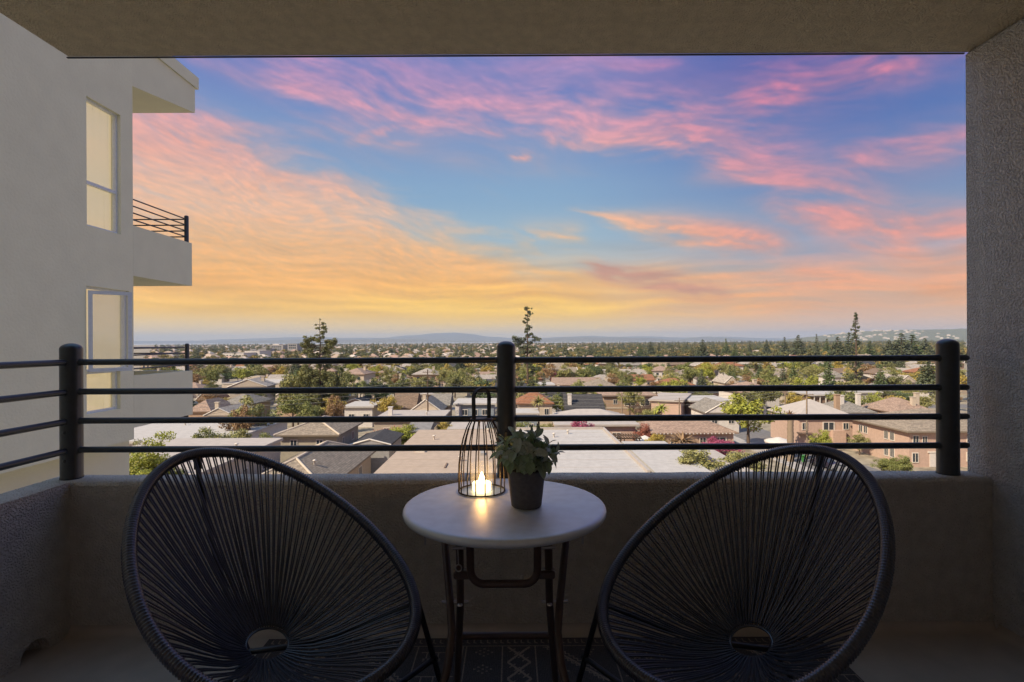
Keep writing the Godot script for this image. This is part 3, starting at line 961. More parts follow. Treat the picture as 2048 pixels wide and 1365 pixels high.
# a window on one face of a house: face 0 front (+z), 1 right (+x), 2 left (-x)
func add_window(root: Node3D, w: float, d: float, face: int, along: float, y: float, ww: float, hh: float, plain := false):
	var bs := Basis.IDENTITY
	var p := Vector3(along, y, d / 2 + 0.01)
	if face == 1: bs = Basis(Vector3.UP, PI / 2); p = Vector3(w / 2 + 0.01, y, along)
	if face == 2: bs = Basis(Vector3.UP, -PI / 2); p = Vector3(-w / 2 - 0.01, y, along)
	var xf := Transform3D(bs * Basis.from_scale(Vector3(ww, hh, 1)), p)
	if plain:
		put("window", win_pane, M.pane, root, xf)
	else:
		var o := put("window", win_frame, M.trim, root, xf)
		put("pane", win_pane, M.pane, o)

func roof_mesh(type: String, w: float, d: float, h: float, rise: float, o: float) -> B:
	var b := B.new()
	var W := w / 2 + o; var D := d / 2 + o
	var f := 0.22
	if type == "flat":
		b.box(Vector3(0, h + 0.18, 0), Vector3(W * 2, 0.36, D * 2))
		return b
	if type == "parapet":
		b.box(Vector3(0, h - 0.1, 0), Vector3(w - 0.5, 0.2, d - 0.5))
		for s in [-1.0, 1.0]:
			b.box(Vector3(0, h + 0.23, s * (d / 2 - 0.1)), Vector3(w + 0.12, 0.46, 0.3))
			b.box(Vector3(s * (w / 2 - 0.1), h + 0.23, 0), Vector3(0.3, 0.46, d - 0.5))
		return b
	b.quad(Vector3(-W, h, D), Vector3(-W, h, -D), Vector3(W, h, -D), Vector3(W, h, D))
	var c := [Vector3(-W, h, D), Vector3(W, h, D), Vector3(W, h, -D), Vector3(-W, h, -D)]
	var up := Vector3(0, f, 0)
	for k in 4: b.quad(c[k], c[(k + 1) % 4], c[(k + 1) % 4] + up, c[k] + up, Vector2.ZERO, Vector2.ZERO, Vector2.ZERO, Vector2.ZERO)
	var r0: Vector3; var r1: Vector3      # ridge ends
	var y := h + f + rise
	if type == "hip":
		if W >= D: r0 = Vector3(-(W - D), y, 0); r1 = Vector3(W - D, y, 0)
		else: r0 = Vector3(0, y, D - W); r1 = Vector3(0, y, -(D - W))
	elif type == "gable_x": r0 = Vector3(-W, y, 0); r1 = Vector3(W, y, 0)
	else: r0 = Vector3(0, y, D); r1 = Vector3(0, y, -D)
	var A: Vector3 = c[0] + up; var C: Vector3 = c[1] + up; var E: Vector3 = c[2] + up; var G: Vector3 = c[3] + up
	var slope := func(p: Array):      # courses run along the eave p0 p1
		var ex: Vector3 = (p[1] - p[0]).normalized()
		var n: Vector3 = ex.cross(p[2] - p[0]).normalized()
		var ey := n.cross(ex)
		var uv := []
		for q in p: uv.append(Vector2((q - p[0]).dot(ex) + p[0].x * 0.37 + 40.0, -(q - p[0]).dot(ey)))
		if p.size() == 4: b.quad(p[0], p[1], p[2], p[3], uv[0], uv[1], uv[2], uv[3])
		else: b.tri(p[0], p[1], p[2], uv[0], uv[1], uv[2])
	if type == "hip" and W < D:
		slope.call([A, C, r0]); slope.call([C, E, r1, r0]); slope.call([E, G, r1]); slope.call([G, A, r0, r1])
	elif type == "hip":
		slope.call([A, C, r1, r0]); slope.call([C, E, r1]); slope.call([E, G, r0, r1]); slope.call([G, A, r0])
	elif type == "gable_x":
		slope.call([A, C, r1, r0]); slope.call([E, G, r0, r1]); slope.call([C, E, r1]); slope.call([G, A, r0])
	else:
		slope.call([C, E, r1, r0]); slope.call([G, A, r0, r1]); slope.call([A, C, r0]); slope.call([E, G, r1])
	return b

func hip_caps(root: Node3D, w: float, d: float, h: float, rise: float, o: float, m: Material):
	var W := w / 2 + o; var D := d / 2 + o
	var y := h + 0.22 + rise
	var r0: Vector3; var r1: Vector3
	if W >= D: r0 = Vector3(-(W - D), y, 0); r1 = Vector3(W - D, y, 0)
	else: r0 = Vector3(0, y, D - W); r1 = Vector3(0, y, -(D - W))
	var ends := [[Vector3(-W, h + 0.24, D), r0], [Vector3(W, h + 0.24, D), r1 if W >= D else r0], [Vector3(W, h + 0.24, -D), r1], [Vector3(-W, h + 0.24, -D), r0 if W >= D else r1], [r0, r1]]
	for e in ends:
		var b := B.new()
		b.tube([e[0], e[1]], 0.16, 6)
		put("ridge_cap", b, m, root)

# z: distance of the front from the eye; x: the middle. Returns the root, whose local +z looks at the balcony
func house(label: String, x: float, z: float, w: float, d: float, h: float, roof: String, rise: float, wm: String, rm: String, o := {}) -> Node3D:
	var turn: float = o.get("turn", 0.0)
	var t := thing(o.get("name", "house"), label, o.get("cat", "house"), Vector3(x, GY, -(z + d / 2)), deg_to_rad(turn), o.get("group", ""))
	if not o.get("loose", false): claim(x - w / 2 - 1.0, x + w / 2 + 1.0, z - 1.0, z + d + 1.0)
	var b := B.new()
	var H := h if roof == "flat" or roof == "parapet" else h + 0.1
	b.box(Vector3(0, H / 2 - 0.25, 0), Vector3(w, H + 0.5, d))
	if roof == "parapet":      # keep the wall under the roof sheet
		b = B.new()
		b.box(Vector3(0, (h - 0.2) / 2 - 0.25, 0), Vector3(w, h - 0.2 + 0.5, d))
	if roof.begins_with("gable"):
		if roof == "gable_x":
			for s in [-1.0, 1.0]:
				var p := [Vector3(s * w / 2, h, d / 2), Vector3(s * w / 2, h, -d / 2), Vector3(s * w / 2, h + rise + 0.1, 0)]
				if s > 0: b.tri(p[0], p[1], p[2])
				else: b.tri(p[1], p[0], p[2])
	put("wall", b, M[wm], t)
	var ov: float = o.get("over", 0.5)
	var rf := put("roof", roof_mesh(roof, w, d, h, rise, ov), M[rm], t)
	if roof == "gable_z":     # the gable wall under the verge, with white barge boards
		var g := B.new()
		g.tri(Vector3(-w / 2, h + 0.22, d / 2 + ov + 0.02), Vector3(w / 2, h + 0.22, d / 2 + ov + 0.02), Vector3(0, h + 0.22 + rise * (w / 2) / (w / 2 + ov), d / 2 + ov + 0.02))
		put("gable", g, M[wm], t)
		for s in [-1.0, 1.0]:
			g = B.new()
			g.tube([Vector3(s * (w / 2 + ov), h + 0.16, d / 2 + ov + 0.05), Vector3(0, h + 0.2 + rise, d / 2 + ov + 0.05)], 0.14, 4)
			put("barge_board", g, M.trim, t)
	if o.get("caps", false): hip_caps(t, w, d, h, rise, ov, M[o.get("capm", "w_cream")])
	for c in o.get("chimneys", []):
		var g := B.new()
		var ch: float = c[2] if c.size() > 2 else 1.6
		g.box(Vector3(c[0], h + rise * 0.4 + ch / 2, c[1]), Vector3(0.8, ch + rise * 0.6, 0.8))
		g.box(Vector3(c[0], h + rise * 0.7 + ch + 0.06, c[1]), Vector3(1.0, 0.14, 1.0))
		put("chimney", g, M[o.get("chm", "w_cream")], rf)
	for v in o.get("vents", []):
		var g := B.new()
		g.lathe([Vector2(0.14, 0), Vector2(0.14, 0.55), Vector2(0.24, 0.58), Vector2(0.24, 0.7), Vector2(0, 0.78)], 8, Vector3(v[0], v[1], v[2]))
		put("vent", g, M.trim, rf)
	for k in o.get("win", []):   # [face, along, height, width, tall]
		add_window(t, w, d, k[0], k[1], k[2], k[3], k[4], z > 260.0 or o.get("plain", false))
	for k in o.get("solar", []):
		var g := B.new()
		g.box(Vector3(k[0], k[1], k[2]), Vector3(k[3], 0.06, k[4]))
		var so := put("solar_panel", g, M.solar, rf)
		so.rotation.x = 0.0
	for k in o.get("box", []):   # [name, centre, size, material]: doors, a carport shade panel, fascias
		var g := B.new()
		g.box(k[1], k[2])
		put(k[0], g, M[k[3]], t)
	return t

func at_x(px: float, z: float) -> float:      # metres to the side of what the photograph shows at that distance
	return (px - 1024.0) / 1077.0 * z

func house_px(label: String, x0: float, x1: float, z: float, d: float, h: float, roof: String, rise: float, wm: String, rm: String, o := {}) -> Node3D:
	var w := (x1 - x0) / 1077.0 * z
	return house(label, at_x((x0 + x1) / 2, z), z, w - (0.0 if roof == "parapet" else 2.0 * o.get("over", 0.5)), d, h, roof, rise, wm, rm, o)

func row_win(face: int, a: float, b: float, n: int, y: float, w: float, h: float) -> Array:
	var out := []
	for k in n: out.append([face, lerpf(a, b, (k + 0.5) / n), y, w, h])
	return out

func near_town():
	# the first roofs below the balcony
	house("low white flat-roofed building behind the long grey roof, far left", -59, 86, 26, 24, 4.0, "flat", 0, "w_white", "roof_white", {"name": "low_building", "cat": "building", "vents": [[5, 4.3, 2], [-3, 4.3, -4]]})
	house("long pale grey flat roof seen through the left chair, beside the leafy bush", -41.5, 56, 17, 20.5, 6.0, "flat", 0, "w_cream", "roof_pale", {"name": "low_building", "cat": "building", "over": 0.3, "vents": [[4, 6.3, 5], [-2, 6.3, 6], [6, 6.3, -3]], "win": row_win(1, -8, 8, 3, 3.8, 1.4, 1.3)})
	var u := house("two-storey hip-roofed house with shingles rising behind the left chair", -30.7, 81, 8.4, 11.5, 5.9, "hip", 1.7, "w_sage", "sh_tan", {"caps": true, "over": 0.7, "win": [[0, -2.2, 4.6, 1.1, 1.5], [0, 1.7, 4.6, 1.1, 1.5], [1, -2.5, 4.5, 1.2, 1.4], [1, 2.6, 4.5, 0.9, 1.3]], "vents": [[-2.0, 7.0, 2.2], [1.2, 7.2, 1.6]], "loose": true})
	house("single-storey shingled wing with a hip roof in front of the two-storey house", -26, 60, 9.6, 20.5, 3.4, "hip", 2.4, "w_beige", "sh_tan", {"caps": true, "over": 0.6, "win": [[1, 6.5, 2.0, 1.1, 1.3], [1, 2.0, 2.0, 1.1, 1.3], [1, -4.5, 2.0, 1.4, 1.5]], "vents": [[2.0, 5.0, 5.0]]})
	claim(-36, -25, 80, 94)
	house("small slate-blue roof tucked beside the shingled two-storey house", -21.6, 82, 5.6, 9, 4.2, "gable_z", 0.8, "w_grey", "sh_slate", {"over": 0.4, "win": [[1, 1, 2.4, 1.2, 1.2]]})
	house("broad tan flat roof behind the wire lantern", -8.6, 62, 14.2, 30, 4.5, "flat", 0, "w_cream", "roof_tan", {"name": "low_building", "cat": "building", "over": 0.3, "vents": [[2, 4.8, 9], [-3.5, 4.8, -6], [4.6, 4.8, -12], [5.5, 4.8, -2]], "box": seams(13.8, 29.4, 4.87, "w_beige") + [["flashing", Vector3(0.5, 4.93, 11.6), Vector3(0.18, 0.12, 2.4), "w_brown"], ["skylight", Vector3(-4.0, 5.0, 3.0), Vector3(1.2, 0.3, 1.2), "trim"], ["duct", Vector3(4.6, 5.02, 5.0), Vector3(0.5, 0.35, 1.6), "w_grey"]]})
	house("broad white flat roof behind the potted plant", 8.0, 61, 15.0, 31, 4.5, "flat", 0, "w_white", "roof_white", {"name": "low_building", "cat": "building", "over": 0.2, "vents": [[-1.5, 4.8, -8], [1.0, 4.8, -11], [3.4, 4.8, 2]], "box": seams(14.4, 29.8, 4.87, "roof_pale") + [["duct", Vector3(-4.6, 5.05, -6.0), Vector3(0.7, 0.4, 0.7), "w_grey"], ["side_curb", Vector3(7.5, 4.98, 0), Vector3(0.35, 0.5, 30.6), "roof_pale"], ["end_curb", Vector3(0, 4.98, -15.4), Vector3(14.6, 0.5, 0.35), "roof_pale"]]})
	house("narrow white roof with dark rafter tails right of the broad white roof", 20.0, 62, 5.6, 20, 4.2, "flat", 0, "w_cream", "roof_white", {"name": "low_building", "cat": "building", "over": 0.5, "box": rafter_tails(-3.4, 4.1, 10, 20)})
	house("low roof with a slate skylight strip behind the right chair", 26.4, 66, 5.2, 14, 3.6, "flat", 0, "w_white", "roof_pale", {"name": "low_building", "cat": "building", "box": [["skylight", Vector3(-0.6, 4.05, 1.0), Vector3(2.2, 0.1, 6.0), "solar"]]})
	# the pink apartment house on the right
	var a := house("two-storey pink apartment house with a hip roof beside the right post", 69.2, 84, 14.6, 14, 5.5, "hip", 2.6, "w_pink", "sh_tan", {"name": "apartment_house", "cat": "building", "over": 0.8, "win": [[2, -4.6, 4.2, 1.0, 1.4], [2, -3.3, 4.2, 1.0, 1.4], [2, 1.9, 4.2, 1.0, 1.5], [2, 3.3, 4.2, 1.0, 1.5], [2, -4.6, 1.7, 1.0, 1.4], [2, -3.3, 1.7, 1.0, 1.4], [2, 1.9, 1.5, 1.0, 1.6], [2, 3.3, 1.5, 1.0, 1.6], [0, -6.3, 4.2, 1.0, 1.6], [0, -4.9, 4.2, 0.8, 1.4], [0, -1.6, 4.2, 1.1, 1.4], [0, 2.2, 4.2, 1.1, 1.4], [0, -6.4, 1.5, 1.0, 1.6], [0, 2.2, 1.6, 1.2, 1.5]], "box": [["door", Vector3(-3.6, 1.1, 7.05), Vector3(1.1, 2.1, 0.12), "w_white"], ["door_surround", Vector3(-3.6, 2.35, 7.06), Vector3(1.7, 0.25, 0.16), "trim"]]})
	# second row
	house_px("flat grey-beige house with bougainvillea before its wall, behind the broad white roof", 1108, 1278, 99, 13, 4.3, "flat", 0, "w_pink", "roof_pale", {"over": 0.7, "win": [[0, 3.6, 2.4, 1.6, 1.4], [0, -4.2, 2.4, 2.2, 1.5]], "box": [["corner_wall", Vector3(-7.0, 2.4, 6.6), Vector3(1.6, 4.4, 1.0), "w_pink"]]})
	house_px("long pink bungalow with a brown hip roof behind the cordyline", 1300, 1474, 97, 11, 3.2, "hip", 2.3, "w_pink", "sh_pink", {"over": 0.7, "win": [[0, 1.6, 1.9, 1.2, 1.2], [0, 4.6, 1.9, 2.6, 1.3], [0, -3.6, 1.9, 1.3, 1.2]], "box": rafter_front(-7.2, 7.2, 3.28, 6.18, 22)})
	house_px("low grey shed roof right of the yellow-green shrub", 812, 860, 96, 8, 3.9, "gable_x", 0.9, "w_grey", "roof_grey", {"win": [[0, 0.5, 2.2, 1.6, 1.2]]})
	house_px("small pale flat roof among shrubs behind the lantern handle", 893, 970, 99, 8, 3.6, "flat", 0, "w_cream", "roof_pale", {"win": [[0, -1, 2.0, 1.3, 1.1]]})
	house_px("flat beige roof with a white chimney in front of the telegraph pole", 742, 884, 107, 14, 4.2, "flat", 0, "w_beige", "roof_pale", {"chimneys": [[-4.6, 1.0, 2.0]], "chm": "w_white", "vents": [[3, 4.5, 1]], "win": row_win(0, -6, 6, 3, 2.3, 1.4, 1.2)})
	house_px("white flat-roofed house with a deep eave left of the golden tree", 684, 748, 126, 10, 4.6, "flat", 0, "w_white", "roof_white", {"win": [[0, -1.6, 2.5, 1.4, 1.3], [0, 1.8, 2.5, 1.4, 1.3]]})
	house_px("brown house with a big steep roof left of the telegraph pole", 783, 832, 131, 9, 3.6, "gable_x", 3.6, "w_tan", "sh_brown", {"win": [[0, -1.2, 2.0, 1.2, 1.2], [0, 1.4, 2.0, 1.2, 1.2]]})
	house_px("white gabled house behind the telegraph pole with pale barge boards", 818, 884, 122, 9, 4.0, "gable_z", 2.7, "w_cream", "sh_grey", {"win": [[0, -1.5, 2.3, 1.2, 1.3], [0, 1.6, 2.3, 1.2, 1.3]], "chimneys": [[-1.2, -1, 1.6]]})
	house_px("grey-roofed annexe right of the white gabled house", 858, 900, 132, 8, 4.2, "gable_x", 2.4, "w_tan", "sh_grey", {"win": [[0, 0, 2.2, 1.2, 1.2]]})
	house_px("white flat-roofed house with blue-grey walls behind the lantern handle", 906, 992, 124, 10, 5.4, "flat", 0, "w_blue", "roof_white", {"win": row_win(0, -3.5, 3.5, 3, 3.6, 1.4, 1.4), "over": 0.6, "box": [["pier", Vector3(-3.9, 2.6, 5.2), Vector3(1.2, 5.2, 0.4), "w_white"]]})
	house_px("cream house with an orange tile roof behind the palm", 1031, 1108, 126, 9, 5.2, "hip", 2.6, "w_cream", "sh_clay", {"win": [[0, 2.7, 3.4, 1.1, 1.6], [0, -2.5, 3.4, 1.1, 1.4]]})
	house_px("white flat-roofed house with dark blue walls in front of the orange tile roof", 1026, 1078, 113, 7, 4.6, "flat", 0, "w_blue", "roof_white", {"over": 0.4, "win": [[0, -1.6, 1.9, 1.2, 1.5], [0, 1.0, 1.9, 1.2, 1.5]]})
	house_px("house with a dark slate roof and a small white chimney", 1130, 1210, 122, 10, 4.2, "gable_x", 3.0, "w_grey", "sh_slate", {"chimneys": [[-3.4, 3.5, 1.4]], "chm": "w_white", "win": [[0, 2, 2.4, 1.4, 1.2]]})
	house_px("broad pale hip roof in front of the slate-roofed house", 1110, 1254, 113, 9, 3.4, "hip", 1.5, "w_cream", "roof_pale", {"win": row_win(0, -6, 6, 3, 2.0, 1.2, 1.1)})
	house_px("two-storey tan brick house with a brown roof and two wide windows", 1202, 1314, 138, 11, 5.8, "hip", 1.8, "w_tan", "sh_pink", {"over": 0.7, "win": [[0, -3.6, 4.3, 1.1, 1.3], [0, 0.2, 4.2, 3.0, 1.9], [0, 4.0, 4.2, 2.6, 1.9]], "box": [["band", Vector3(0, 2.7, 5.55), Vector3(12.4, 0.3, 0.14), "w_cream"]]})
	house_px("long pink terrace with rafter tails receding right of the brick house", 1330, 1398, 128, 18, 5.4, "flat", 0, "w_pink", "roof_pale", {"turn": -24.0, "over": 0.6, "win": [[0, -1.8, 3.6, 1.1, 1.3], [2, -3, 3.6, 1.1, 1.3], [2, 3, 3.6, 1.1, 1.3]], "box": [["door", Vector3(1.2, 1.2, 9.05), Vector3(1.1, 2.2, 0.12), "w_brown"]]})
	house_px("white flat-roofed house with a grey panel for its shaded carport, right of the pink terrace", 1378, 1464, 131, 11, 5.0, "flat", 0, "w_pink", "roof_white", {"over": 0.7, "win": [[0, 2.6, 3.4, 2.0, 1.4]], "box": [["carport_shade_panel", Vector3(-2.4, 1.5, 5.45), Vector3(4.4, 2.6, 0.12), "w_grey"]]})  # grey panel stands in for the shade inside an open carport
	house_px("white cottage with a grey gable roof left of the bright green tree", 1408, 1482, 116, 10, 4.2, "gable_z", 2.2, "w_white", "sh_grey", {"win": [[0, -1.8, 2.6, 1.3, 1.3], [0, 1.8, 2.6, 1.3, 1.3]]})
	# left side
	house_px("cream gabled house with a white chimney below the open hillside trees", 408, 470, 117, 10, 4.0, "gable_z", 1.6, "w_cream", "sh_pale", {"chimneys": [[-1.6, 3.0, 1.6]], "win": [[0, 0, 2.4, 1.5, 1.2]]})
	house_px("grey-roofed beige house left of the big olive tree", 438, 508, 137, 10, 4.2, "hip", 2.2, "w_beige", "sh_grey", {"win": row_win(0, -3, 3, 3, 2.6, 1.1, 1.4)})
	house_px("brown hip roof half hidden behind the wing's lower balcony", 372, 424, 127, 11, 3.6, "hip", 2.4, "w_tan", "sh_pink", {})
	house_px("orange-brown gabled house behind the brown hip roof", 392, 424, 152, 9, 3.6, "gable_z", 2.2, "w_tan", "sh_clay", {})
	house_px("long cream hall with a square rooftop block, left of the redwood", 443, 560, 188, 24, 5.4, "parapet", 0, "w_cream", "roof_white", {"name": "hall", "cat": "building", "box": [["rooftop_block", Vector3(0.6, 6.4, 8.0), Vector3(2.6, 3.2, 3.0), "w_cream"]], "win": row_win(1, -9, 9, 4, 3.2, 1.6, 1.4)})
	# right side
	house_px("pink two-storey house with solar panels on its pale roof", 1592, 1712, 100, 11, 5.4, "hip", 2.7, "w_pink", "roof_pale", {"win": [[0, -4.0, 3.9, 1.1, 1.4], [0, 0.4, 3.9, 2.2, 1.6], [0, 3.6, 3.9, 1.1, 1.3]], "chimneys": [[4.4, 1.5, 2.0]], "chm": "w_tan", "box": [["awning", Vector3(-4.2, 2.7, 5.9), Vector3(2.6, 0.2, 0.9), "w_brown"], ["bay", Vector3(2.0, 1.6, 5.9), Vector3(2.4, 3.2, 0.8), "w_pink"]]})
	house_px("long white house with a dark colonnade behind the solar roofs", 1618, 1704, 140, 10, 5.4, "flat", 0, "w_brown", "roof_white", {"over": 0.8, "box": colonnade(9.0, 5.1)})
	house_px("white house with a row of small arched windows on the right", 1710, 1764, 150, 10, 5.0, "flat", 0, "w_white", "roof_white", {"win": row_win(0, -3, 3, 6, 3.6, 0.5, 1.5)})
	house_px("grey-green hip roof with two white chimneys on the right", 1672, 1752, 118, 10, 3.8, "hip", 2.2, "w_beige", "sh_grey", {"chimneys": [[-1.4, 2, 2.0], [3.6, 0, 2.2]], "chm": "w_white", "win": row_win(0, -3, 3, 2, 2.3, 1.2, 1.2)})
	house_px("brown hip roof with dark solar panels above the pink apartment house", 1786, 1874, 116, 11, 4.0, "hip", 2.6, "w_tan", "sh_pink", {"chimneys": [[1.0, 3.5, 1.4], [4.4, 0, 2.0]], "win": row_win(0, -3, 3, 2, 2.4, 1.2, 1.2)})
	house_px("white garden shed roof beside the pink apartment house", 1672, 1712, 104, 6, 3.4, "gable_x", 1.0, "w_white", "roof_white", {"loose": true})
	# middle distance
	house_px("long terracotta roof behind the slate-roofed house", 1106, 1206, 200, 14, 3.4, "gable_x", 2.3, "w_pink", "sh_pink", {"win": row_win(0, -7, 7, 5, 2.0, 1.2, 1.2)})
	house_px("white flat roof left of the long terracotta roof", 1062, 1110, 194, 12, 3.9, "flat", 0, "w_white", "roof_white", {"win": row_win(0, -3, 3, 2, 2.2, 1.2, 1.2)})
	house_px("tall cream block with a blank wall in the middle distance", 1296, 1336, 330, 16, 6.6, "parapet", 0, "w_cream", "roof_tan", {"name": "block", "cat": "building"})
	house_px("brown-roofed hall joined to the tall cream block", 1338, 1378, 334, 14, 4.6, "gable_x", 2.2, "w_tan", "sh_brown", {"name": "hall", "cat": "building"})
	house_px("white two-storey house with a row of dormer panes right of the slim conifer", 1664, 1690, 205, 10, 5.4, "hip", 2.2, "w_white", "sh_grey", {"win": row_win(0, -2, 2, 3, 3.8, 0.9, 1.3)})
	house_px("cream gable-fronted house left of the golden trees", 1796, 1832, 190, 11, 4.6, "gable_z", 2.4, "w_cream", "sh_pale", {"win": [[0, 0, 3.2, 1.6, 1.3]]})
	house_px("cream gable-fronted house right of the golden tree", 1447, 1478, 190, 11, 4.6, "gable_z", 2.4, "w_cream", "sh_pale", {"win": [[0, 0, 3.2, 1.6, 1.3]]})
	# offices far off
	house_px("wide white office block on the left horizon", 447, 487, 610, 30, 7.6, "parapet", 0, "w_white", "roof_white", {"name": "office_block", "cat": "building", "win": row_win(0, -9, 9, 5, 4.8, 2.4, 1.6)})
	house_px("second white office block right of the wide one", 489, 519, 640, 30, 9.4, "parapet", 0, "w_white", "roof_white", {"name": "office_block", "cat": "building", "win": row_win(0, -7, 7, 4, 6.6, 2.4, 1.6)})
	house_px("long grey office block behind the white ones", 500, 532, 820, 30, 9.6, "parapet", 0, "w_grey", "roof_grey", {"name": "office_block", "cat": "building", "win": row_win(0, -9, 9, 4, 7.0, 4.2, 2.0)})
	house_px("pale tower block with a stepped top on the horizon left of the redwood", 540, 566, 1020, 24, 14.4, "parapet", 0, "w_grey", "roof_pale", {"name": "tower_block", "cat": "building", "win": row_win(0, -9, 9, 5, 11.0, 3.4, 2.6) + row_win(0, -9, 9, 5, 7.0, 3.4, 2.0), "box": [["stepped_top", Vector3(-3, 15.6, 0), Vector3(12, 2.4, 16), "w_white"]]})
	house_px("blue-grey tower block with dark glazing just left of the redwood", 575, 594, 1020, 20, 16.8, "parapet", 0, "w_grey", "roof_grey", {"name": "tower_block", "cat": "building", "win": row_win(0, -7, 7, 4, 13.6, 3.2, 3.4) + row_win(0, -7, 7, 4, 9.0, 3.2, 3.4)})

func seams(w: float, d: float, y: float, m: String) -> Array:
	var out := []
	for k in 7: out.append(["roof_seam", Vector3(0.1 * sin(k * 5.0), y, lerpf(-d / 2, d / 2, (k + 0.7) / 7.4)), Vector3(w, 0.025, 0.09), m])
	return out

func rafter_tails(x: float, y: float, n: int, long: float) -> Array:
	var out := []
	for k in n: out.append(["rafter_tail", Vector3(x, y - 0.16, lerpf(-long / 2, long / 2, (k + 0.5) / n)), Vector3(0.5, 0.22, 0.24), "w_brown"])
	return out

func rafter_front(x0: float, x1: float, y: float, z: float, n: int) -> Array:
	var out := []
	for k in n: out.append(["rafter_tail", Vector3(lerpf(x0, x1, (k + 0.5) / n), y, z), Vector3(0.16, 0.2, 0.3), "w_white"])
	return out

func colonnade(w: float, z: float) -> Array:
	var out := []
	for k in 7: out.append(["column", Vector3(lerpf(-w / 2, w / 2, k / 6.0), 2.7, z + 0.3), Vector3(0.22, 5.4, 0.22), "w_white"])
	out.append(["balcony_front", Vector3(0, 2.6, z + 0.32), Vector3(w, 0.9, 0.12), "w_cream"])
	return out


# ------------------------------------------------------------------ plants
# a crown of leaf-sized faces: clumps [centre, radius, tone] and so many leaves in each
func crown(clumps: Array, per: int, leaf: float, sd: int, droop := 0.0) -> ArrayMesh:
	var r := RandomNumberGenerator.new(); r.seed = sd
	var V := PackedVector3Array(); var N := PackedVector3Array(); var C := PackedColorArray(); var I := PackedInt32Array()
	for c in clumps:
		var cnt := int(per * c[1] * c[1] / 1.0) if c.size() < 4 else int(c[3])
		for k in cnt:
			var d := Vector3(r.randfn(), r.randfn(), r.randfn()).normalized()
			var p: Vector3 = c[0] + d * c[1] * pow(r.randf(), 0.45) * Vector3(1, 0.72, 1)
			var a := Vector3(r.randfn(), r.randfn() * 0.6 - droop, r.randfn()).normalized()
			var n := (d + Vector3(r.randfn(), r.randfn() + 0.7, r.randfn()) * 0.7)
			n = (n - a * n.dot(a)).normalized()
			var s := n.cross(a)
			var L := leaf * r.randf_range(0.65, 1.3)
			var t: float = c[2] * r.randf_range(0.72, 1.3)
			var col := Color(t * r.randf_range(0.92, 1.14), t, t * r.randf_range(0.8, 1.1))
			var o := V.size()
			V.append(p - a * L * 0.5); V.append(p + s * L * 0.32 + n * L * 0.08); V.append(p + a * L * 0.5); V.append(p - s * L * 0.32 + n * L * 0.08)
			for q in 4:
				N.append(n); C.append(col)
			I.append_array([o, o + 1, o + 2, o, o + 2, o + 3])
	var arr := []
	arr.resize(Mesh.ARRAY_MAX)
	arr[Mesh.ARRAY_VERTEX] = V; arr[Mesh.ARRAY_NORMAL] = N; arr[Mesh.ARRAY_COLOR] = C; arr[Mesh.ARRAY_INDEX] = I
	var m := ArrayMesh.new()
	m.add_surface_from_arrays(Mesh.PRIMITIVE_TRIANGLES, arr)
	return m

func clumps_round(r: RandomNumberGenerator, R: float, H: float, base: float, n: int, cr: float) -> Array:
	var out := []
	for k in n:
		var d := Vector3(r.randfn(), r.randfn(), r.randfn()).normalized()
		var s := pow(r.randf(), 0.4)
		var bump := 0.80 + 0.25 * sin(d.x * 5.0 + d.z * 4.0 + n) + 0.12 * r.randfn()
		var p := Vector3(d.x * R * s * bump, base + H / 2 + d.y * H / 2 * s * bump, d.z * R * s * bump)
		if p.y < base * 0.8: continue
		out.append([p, cr * r.randf_range(0.7, 1.25), r.randf_range(0.72, 1.25)])
	return out

func clumps_conifer(r: RandomNumberGenerator, R: float, H: float, base: float, tiers: int) -> Array:
	var out := []
	for k in tiers:
		var t := float(k) / tiers
		var rad := R * pow(1.0 - t, 0.85) * r.randf_range(0.78, 1.12) + 0.12
		var m := maxi(3, int(9 * (1.0 - t) + 2))
		var ph := r.randf() * TAU
		for j in m:
			var a := ph + TAU * j / m + r.randf_range(-0.25, 0.25)
			for q in [0.38, 0.85]:
				var rr: float = rad * q * r.randf_range(0.85, 1.1)
				out.append([Vector3(cos(a) * rr, base + (H - base) * (t + 0.01) - rr * 0.22 + r.randf_range(-0.15, 0.15), sin(a) * rr), maxf(0.28, rad * 0.34), r.randf_range(0.7, 1.25)])
	out.append([Vector3(0, H - 0.3, 0), 0.3, 1.0])
	return out

func trunk(h: float, r: float, limbs: int, reach: float, sd: int, from := 0.35) -> B:
	var g := RandomNumberGenerator.new(); g.seed = sd
	var b := B.new()
	var pts := []; var rad := []
	for k in 6:
		var t := k / 5.0
		pts.append(Vector3(g.randf_range(-0.02, 0.02) * h * t, h * t, g.randf_range(-0.02, 0.02) * h * t)); rad.append(r * (1.15 - t * 0.98))
	b.tube(pts, rad, 7)
	for k in limbs:
		var t := lerpf(from, 0.9, (k + 0.5) / limbs)
		var a := k * 2.4 + g.randf()
		var s := Vector3(0, h * t, 0)
		var l := reach * (1.1 - t * 0.5)
		b.tube([s, s + Vector3(cos(a) * l * 0.5, l * 0.28, sin(a) * l * 0.5), s + Vector3(cos(a) * l, l * 0.7, sin(a) * l)], [r * 0.5 * (1.1 - t), r * 0.32 * (1.1 - t), r * 0.1], 5)
	return b

var crowns := {}      # kind -> [trunk mesh, crown mesh, height]

